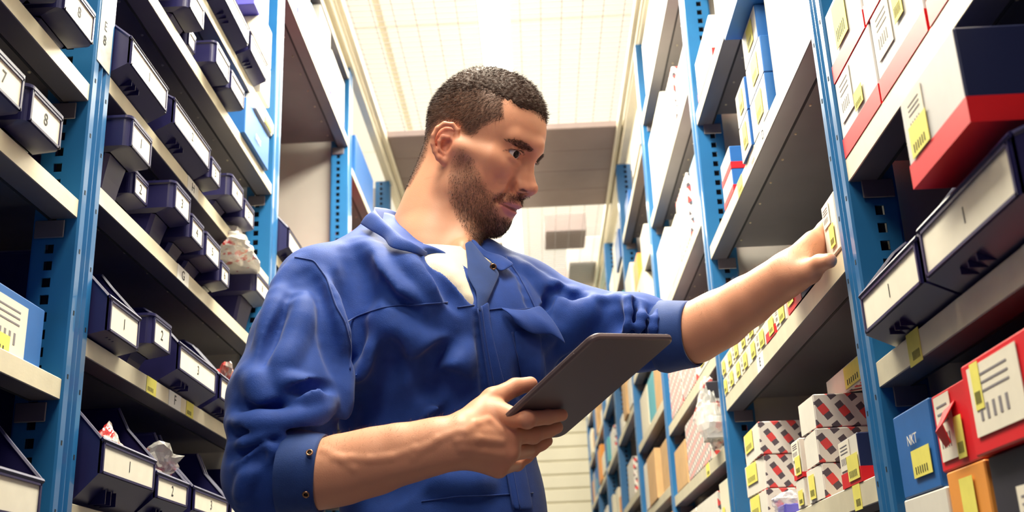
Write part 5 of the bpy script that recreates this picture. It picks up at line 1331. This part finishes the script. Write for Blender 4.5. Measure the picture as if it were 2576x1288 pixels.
_y0 = oj(1172, 660, 0.006, 1.5)[1]
leaf_a = [pix(1184, 603, _y0 + 0.030), pix(1204, 636, _y0 + 0.022), oj(1224, 664, 0.007, 1.5), oj(1252, 692, 0.007, 1.5)]
leaf_b = [pix(1194, 606, _y0 + 0.036), pix(1222, 634, _y0 + 0.030), oj(1250, 660, 0.013, 1.5), oj(1284, 686, 0.015, 1.5), oj(1262, 694, 0.010, 1.5)]
_la, _lb = resample(leaf_a, 16), resample(leaf_b, 16)
sheet('collar', [_la, (_la + _lb) / 2 + F_ * 0.003, _lb], 0.0024, m_cloth, np.array([0, -0.5, 0.8]))
# facing turned out below the left collar leaf, down to the placket
fb = [pix(1185, 604, _y0 + 0.026), oj(1222, 664, 0.006, 1.5), oj(1256, 695, 0.006, 1.5), oj(1230, 748, 0.005, 1.462), oj(1210, 790, 0.004, 1.436)]
fa = [pix(1169, 612, _y0 + 0.016), oj(1170, 658, 0.006, 1.5), oj(1178, 700, 0.006, 1.5), oj(1188, 740, 0.006, 1.5), oj(1195, 780, 0.005, 1.5)]
fm = [pix(1177, 608, _y0 + 0.018), oj(1198, 664, 0.009, 1.5), oj(1216, 700, 0.010, 1.5), oj(1209, 745, 0.007, 1.5), oj(1202, 785, 0.005, 1.5)]
sheet('facing', [resample(fa, 18), resample(fm, 18), resample(fb, 18)], 0.002, m_cuff, -F_ * -1)
def on(px, py, lift):
    h = JK.hit(px, py, 1.0, 2.2)
    return h + JK.grad(h[None], 0.003)[0] * lift
# placket strip down the front
pl_a = [(1196, 778), (1204, 830), (1216, 900), (1232, 990), (1250, 1080), (1268, 1180), (1286, 1284)]
pl_b = [(1226, 760), (1232, 830), (1250, 900), (1272, 990), (1296, 1080), (1318, 1180), (1338, 1284)]
PA, nA = hits(JK, pl_a, 0.0035, 14); PB, nB = hits(JK, pl_b, 0.0035, 14)
PA = smooth_line(PA, 30, 3); PB = smooth_line(PB, 30, 3)
sheet('placket', [PA, (PA + PB) / 2 + F_ * 0.002, PB], 0.003, m_cloth, F_)
own(MB().tube(PA + F_ * 0.0015, 0.0012, 6).build('seam', m_cloth2, None, True))
own(MB().tube(PA * 0.72 + PB * 0.28 + F_ * 0.0025, 0.0010, 6).build('seam', m_cloth2, None, True))
# chest pocket with its curled flap
ft = [(1252, 776), (1286, 782), (1320, 782), (1354, 772)]
FTP, _ = hits(JK, ft, 0.004, 8)
FTP = smooth_line(FTP, 16)
fbm = smooth_line([on(1284, 818, 0.010), on(1306, 838, 0.012), on(1330, 850, 0.014), on(1362, 852, 0.020), on(1393, 857, 0.022)] if JK.hit(1393, 857, 1.0, 2.2) is not None else [on(1284, 818, 0.010), on(1306, 838, 0.012), on(1330, 850, 0.014), on(1362, 852, 0.020)], 16, 1)
rows = []
for j in range(6):
    t = j / 5
    rows.append(FTP * (1 - t) + fbm * t + F_ * (0.006 * math.sin(math.pi * t)) + F_ * (0.0018 * np.sin(np.linspace(0, 9, 16)) * t)[:, None])
sheet('pocket_flap', rows, 0.0022, m_cloth, F_)
PK, _ = hits(JK, [(1290, 830), (1294, 880), (1304, 930), (1318, 985)], 0.0015, 12)
PK2, _ = hits(JK, [(1360, 840), (1362, 880), (1362, 930), (1360, 985)], 0.0015, 12)
sheet('pocket', [smooth_line(PK, 12), smooth_line((resample(PK, 12) + resample(PK2, 12)) / 2 + F_ * 0.004, 12), smooth_line(PK2, 12)], 0.0015, m_cloth, F_)
# snap fasteners
m_snap = mat('brass_snap', (0.30, 0.17, 0.10), 0.28, metal=1.0)
m_dark = mat('dark_hole', (0.01, 0.008, 0.01), 0.6)
def snap(c, n, r=0.0042):
    n = unit(n); u = unit(np.cross(n, [0.3, 0.2, 1])); v = np.cross(n, u); b = MB()
    ring = [c + n * 0.0008 + (u * math.cos(a) + v * math.sin(a)) * r * 0.78 for a in np.linspace(0, 2 * math.pi, 20, endpoint=False)]
    b.tube(ring, r * 0.26, 8, 0, closed=True)
    b.tube([c - n * 0.001, c + n * 0.0006], r * 0.7, 16, 1)
    own(b.build('snap_fastener', [m_snap, m_dark], None, True))
_m = (np.array(fa[1]) + np.array(fb[1])) / 2
_m = oj(1229, 684, 0.0115, 1.5); snap(_m, np.array([0.10, -0.93, -0.2]), 0.0048)
# rolled cuffs
def cuff(name, a, b, ra, rb, sq, m, curl=0.003, sides=40):
    """a short wide tube from a to b with elliptical section"""
    ax = unit(b - a); u = unit(np.cross(ax, [0, 1, 0.1])); v = np.cross(ax, u); L = np.linalg.norm(b - a)
    prof = [(0.0, ra), (0.15, ra + 0.0025), (0.5, (ra + rb) / 2 + 0.0015), (0.9, rb + 0.001), (1.0, rb), (1.0, rb - 0.003), (0.6, rb - 0.004)]
    vs = []; fs = []
    for t, r in prof:
        for k in range(sides):
            an = 2 * math.pi * k / sides; w = 0.0008 * math.sin(an * 5 + t * 3) + 0.0006 * math.sin(an * 3 + 1)
            vs.append(a + ax * L * t + (u * math.cos(an) * (r + w) + v * math.sin(an) * (r + w) * sq))
    for i in range(len(prof) - 1):
        for k in range(sides): fs.append((i * sides + k, i * sides + (k + 1) % sides, (i + 1) * sides + (k + 1) % sides, (i + 1) * sides + k))
    return own(MB().add(vs, fs).build(name, m, None, True)), ax
cR0, cR1 = pix(716, 1190, 1.303), pix(812, 1193, 1.301)
cuff('cuff', cR0, cR1, 0.0500, 0.0465, 0.98, m_cuff)
for q in ((779, 1140), (770, 1243)):
    d = ray_dir(*q); o = np.array([0, 0, CZ]); ax = unit(cR1 - cR0)
    best = None
    for t in np.linspace(1.1, 1.7, 1200):
        p = o + d * t; w = p - cR0; w = w - ax * (w @ ax)
        if np.linalg.norm(w) < 0.0490: best = p; nn = w; break
    if best is not None: snap(best + unit(nn) * 0.0005, nn, 0.0042)
cL0, cL1 = pix(1662, 850, 1.540), pix(1746, 840, 1.512)
cuff('cuff', cL0, cL1, 0.0505, 0.0470, 0.98, m_cuff)
# trousers and shoes, below the picture
TR = Sdf()
HIP = np.array([BELLY[0], BELLY[1], 0.93])
TR.ell(HIP + DN * 0.02, (0.158, 0.118, 0.16), JAX, 0.04)
for s, off in ((-1, -0.01), (1, 0.03)):
    hp = HIP + S_ * s * 0.085 - DN * 0.06; kn = HIP + S_ * s * 0.11 + F_ * 0.02 - DN * 0.45; an = HIP + S_ * s * 0.12 - DN * 0.84
    TR.cap(hp, kn, 0.088, 0.066, 0.03); TR.cap(kn, an, 0.068, 0.060, 0.03)
tr_me, _, _ = TR.mesh(0.006, 'trousers', m_cloth); own(link_mesh('trousers', tr_me))
m_shoe = mat('black_leather', (0.02, 0.02, 0.022), 0.4)
for s in (-1, 1):
    SH = Sdf(); an = HIP + S_ * s * 0.12 - DN * 0.84; f0 = np.array([an[0], an[1], 0.045])
    SH.cap(an, f0 + DN * 0.01, 0.046, 0.044, 0.02); SH.cap(f0, f0 + F_ * 0.15 - DN * 0.008, 0.042, 0.034, 0.02); SH.ell(f0 + F_ * 0.13, (0.045, 0.06, 0.03), JAX, 0.02)
    SH.plane(f0 - DN * 0.042, -DN, f0 - 0.3, f0 + 0.3, 0.004)
    s_me, _, _ = SH.mesh(0.005, 'shoe', m_shoe); own(link_mesh('shoe', s_me))
# ---- the tablet in his right hand
tab = empty('tablet_computer', Vector(TC)); tag(tab, 'dark grey tablet computer with rounded corners held from below in the man\'s right hand', 'tablet')
tab.matrix_world = Matrix(((TU[0], TV[0], TN[0], TC[0]), (TU[1], TV[1], TN[1], TC[1]), (TU[2], TV[2], TN[2], TC[2]), (0, 0, 0, 1)))
def rrect(w, h, r, n=8):
    out = []
    for cx, cy, a0 in ((w / 2 - r, h / 2 - r, 0), (-w / 2 + r, h / 2 - r, 90), (-w / 2 + r, -h / 2 + r, 180), (w / 2 - r, -h / 2 + r, 270)):
        for k in range(n + 1):
            a = math.radians(a0 + 90 * k / n); out.append((cx + r * math.cos(a), cy + r * math.sin(a)))
    return out
def slab(levels, mi=0):
    b = MB(); vs = []; n = None
    for (w, h, r, z) in levels:
        q = rrect(w, h, r); n = len(q); vs += [(x, y, z) for x, y in q]
    fs = [tuple(range(n))[::-1], tuple(range((len(levels) - 1) * n, len(levels) * n))]
    for i in range(len(levels) - 1):
        for k in range(n): fs.append((i * n + k, i * n + (k + 1) % n, (i + 1) * n + (k + 1) % n, (i + 1) * n + k))
    return b.add(vs, fs)
m_tab = mat('tablet_grey', (0.17, 0.125, 0.13), 0.40, metal=0.3, bump=0.03, bscale=900)
m_glass = mat('tablet_glass', (0.01, 0.01, 0.012), 0.08, coat=1.0)
sh = slab([(TW - 0.002, TH_ - 0.002, 0.011, -TT / 2), (TW, TH_, 0.012, -TT / 2 + 0.001), (TW, TH_, 0.012, TT / 2 - 0.003), (TW - 0.0025, TH_ - 0.0025, 0.011, TT / 2 - 0.0008), (TW - 0.006, TH_ - 0.006, 0.010, TT / 2)]).build('case', m_tab, tab, False)
slab([(TW - 0.006, TH_ - 0.006, 0.009, -TT / 2 - 0.0004), (TW - 0.006, TH_ - 0.006, 0.009, -TT / 2 + 0.0002)]).build('screen', m_glass, tab)
MB().box((-TW / 2 - 0.0006, TH_ / 2 - 0.06, -0.001), (-TW / 2 + 0.001, TH_ / 2 - 0.035, 0.001), bev=0.0004).build('button', m_tab, tab)

# fine hair on the forearms
ah = Strands()
for lo_, hi_, n_ in ((np.array([0.16, 1.36, 0.25 + CZ]), np.array([0.40, 1.56, 0.48 + CZ]), 1500), (np.array([-0.30, 1.15, 0.1 + CZ]), np.array([-0.09, 1.45, 0.32 + CZ]), 1300)):
    q = np.nonzero(((BV > lo_) & (BV < hi_)).all(1))[0]
    if len(q) < 10: continue
    N0 = SKIN.grad(BV[q]); q = q[N0[:, 2] > 0.0]; i = pick(q, n_); P = BV[i]; N = SKIN.grad(P)
    ax = unit(hi_ - lo_) if lo_[0] > 0 else np.array([1.0, 0, 0])
    D = N * 0.55 + ax * 0.5 + rs.normal(0, 0.3, (len(P), 3)); D /= np.linalg.norm(D, axis=1, keepdims=True)
    ah.add(P, D, rs.uniform(0.003, 0.009, len(P)), np.full(len(P), 0.00011), N, D + rs.normal(0, 0.4, (len(P), 3)))
ah.build('arm_hair', mat('arm_hair', (0.22, 0.12, 0.06), 0.5))
for o_ in bpy.data.objects:
    if o_.name.split('.')[0] in ('hair', 'beard', 'eyebrows', 'eyelashes', 'arm_hair'): o_['kind'] = 'stuff'
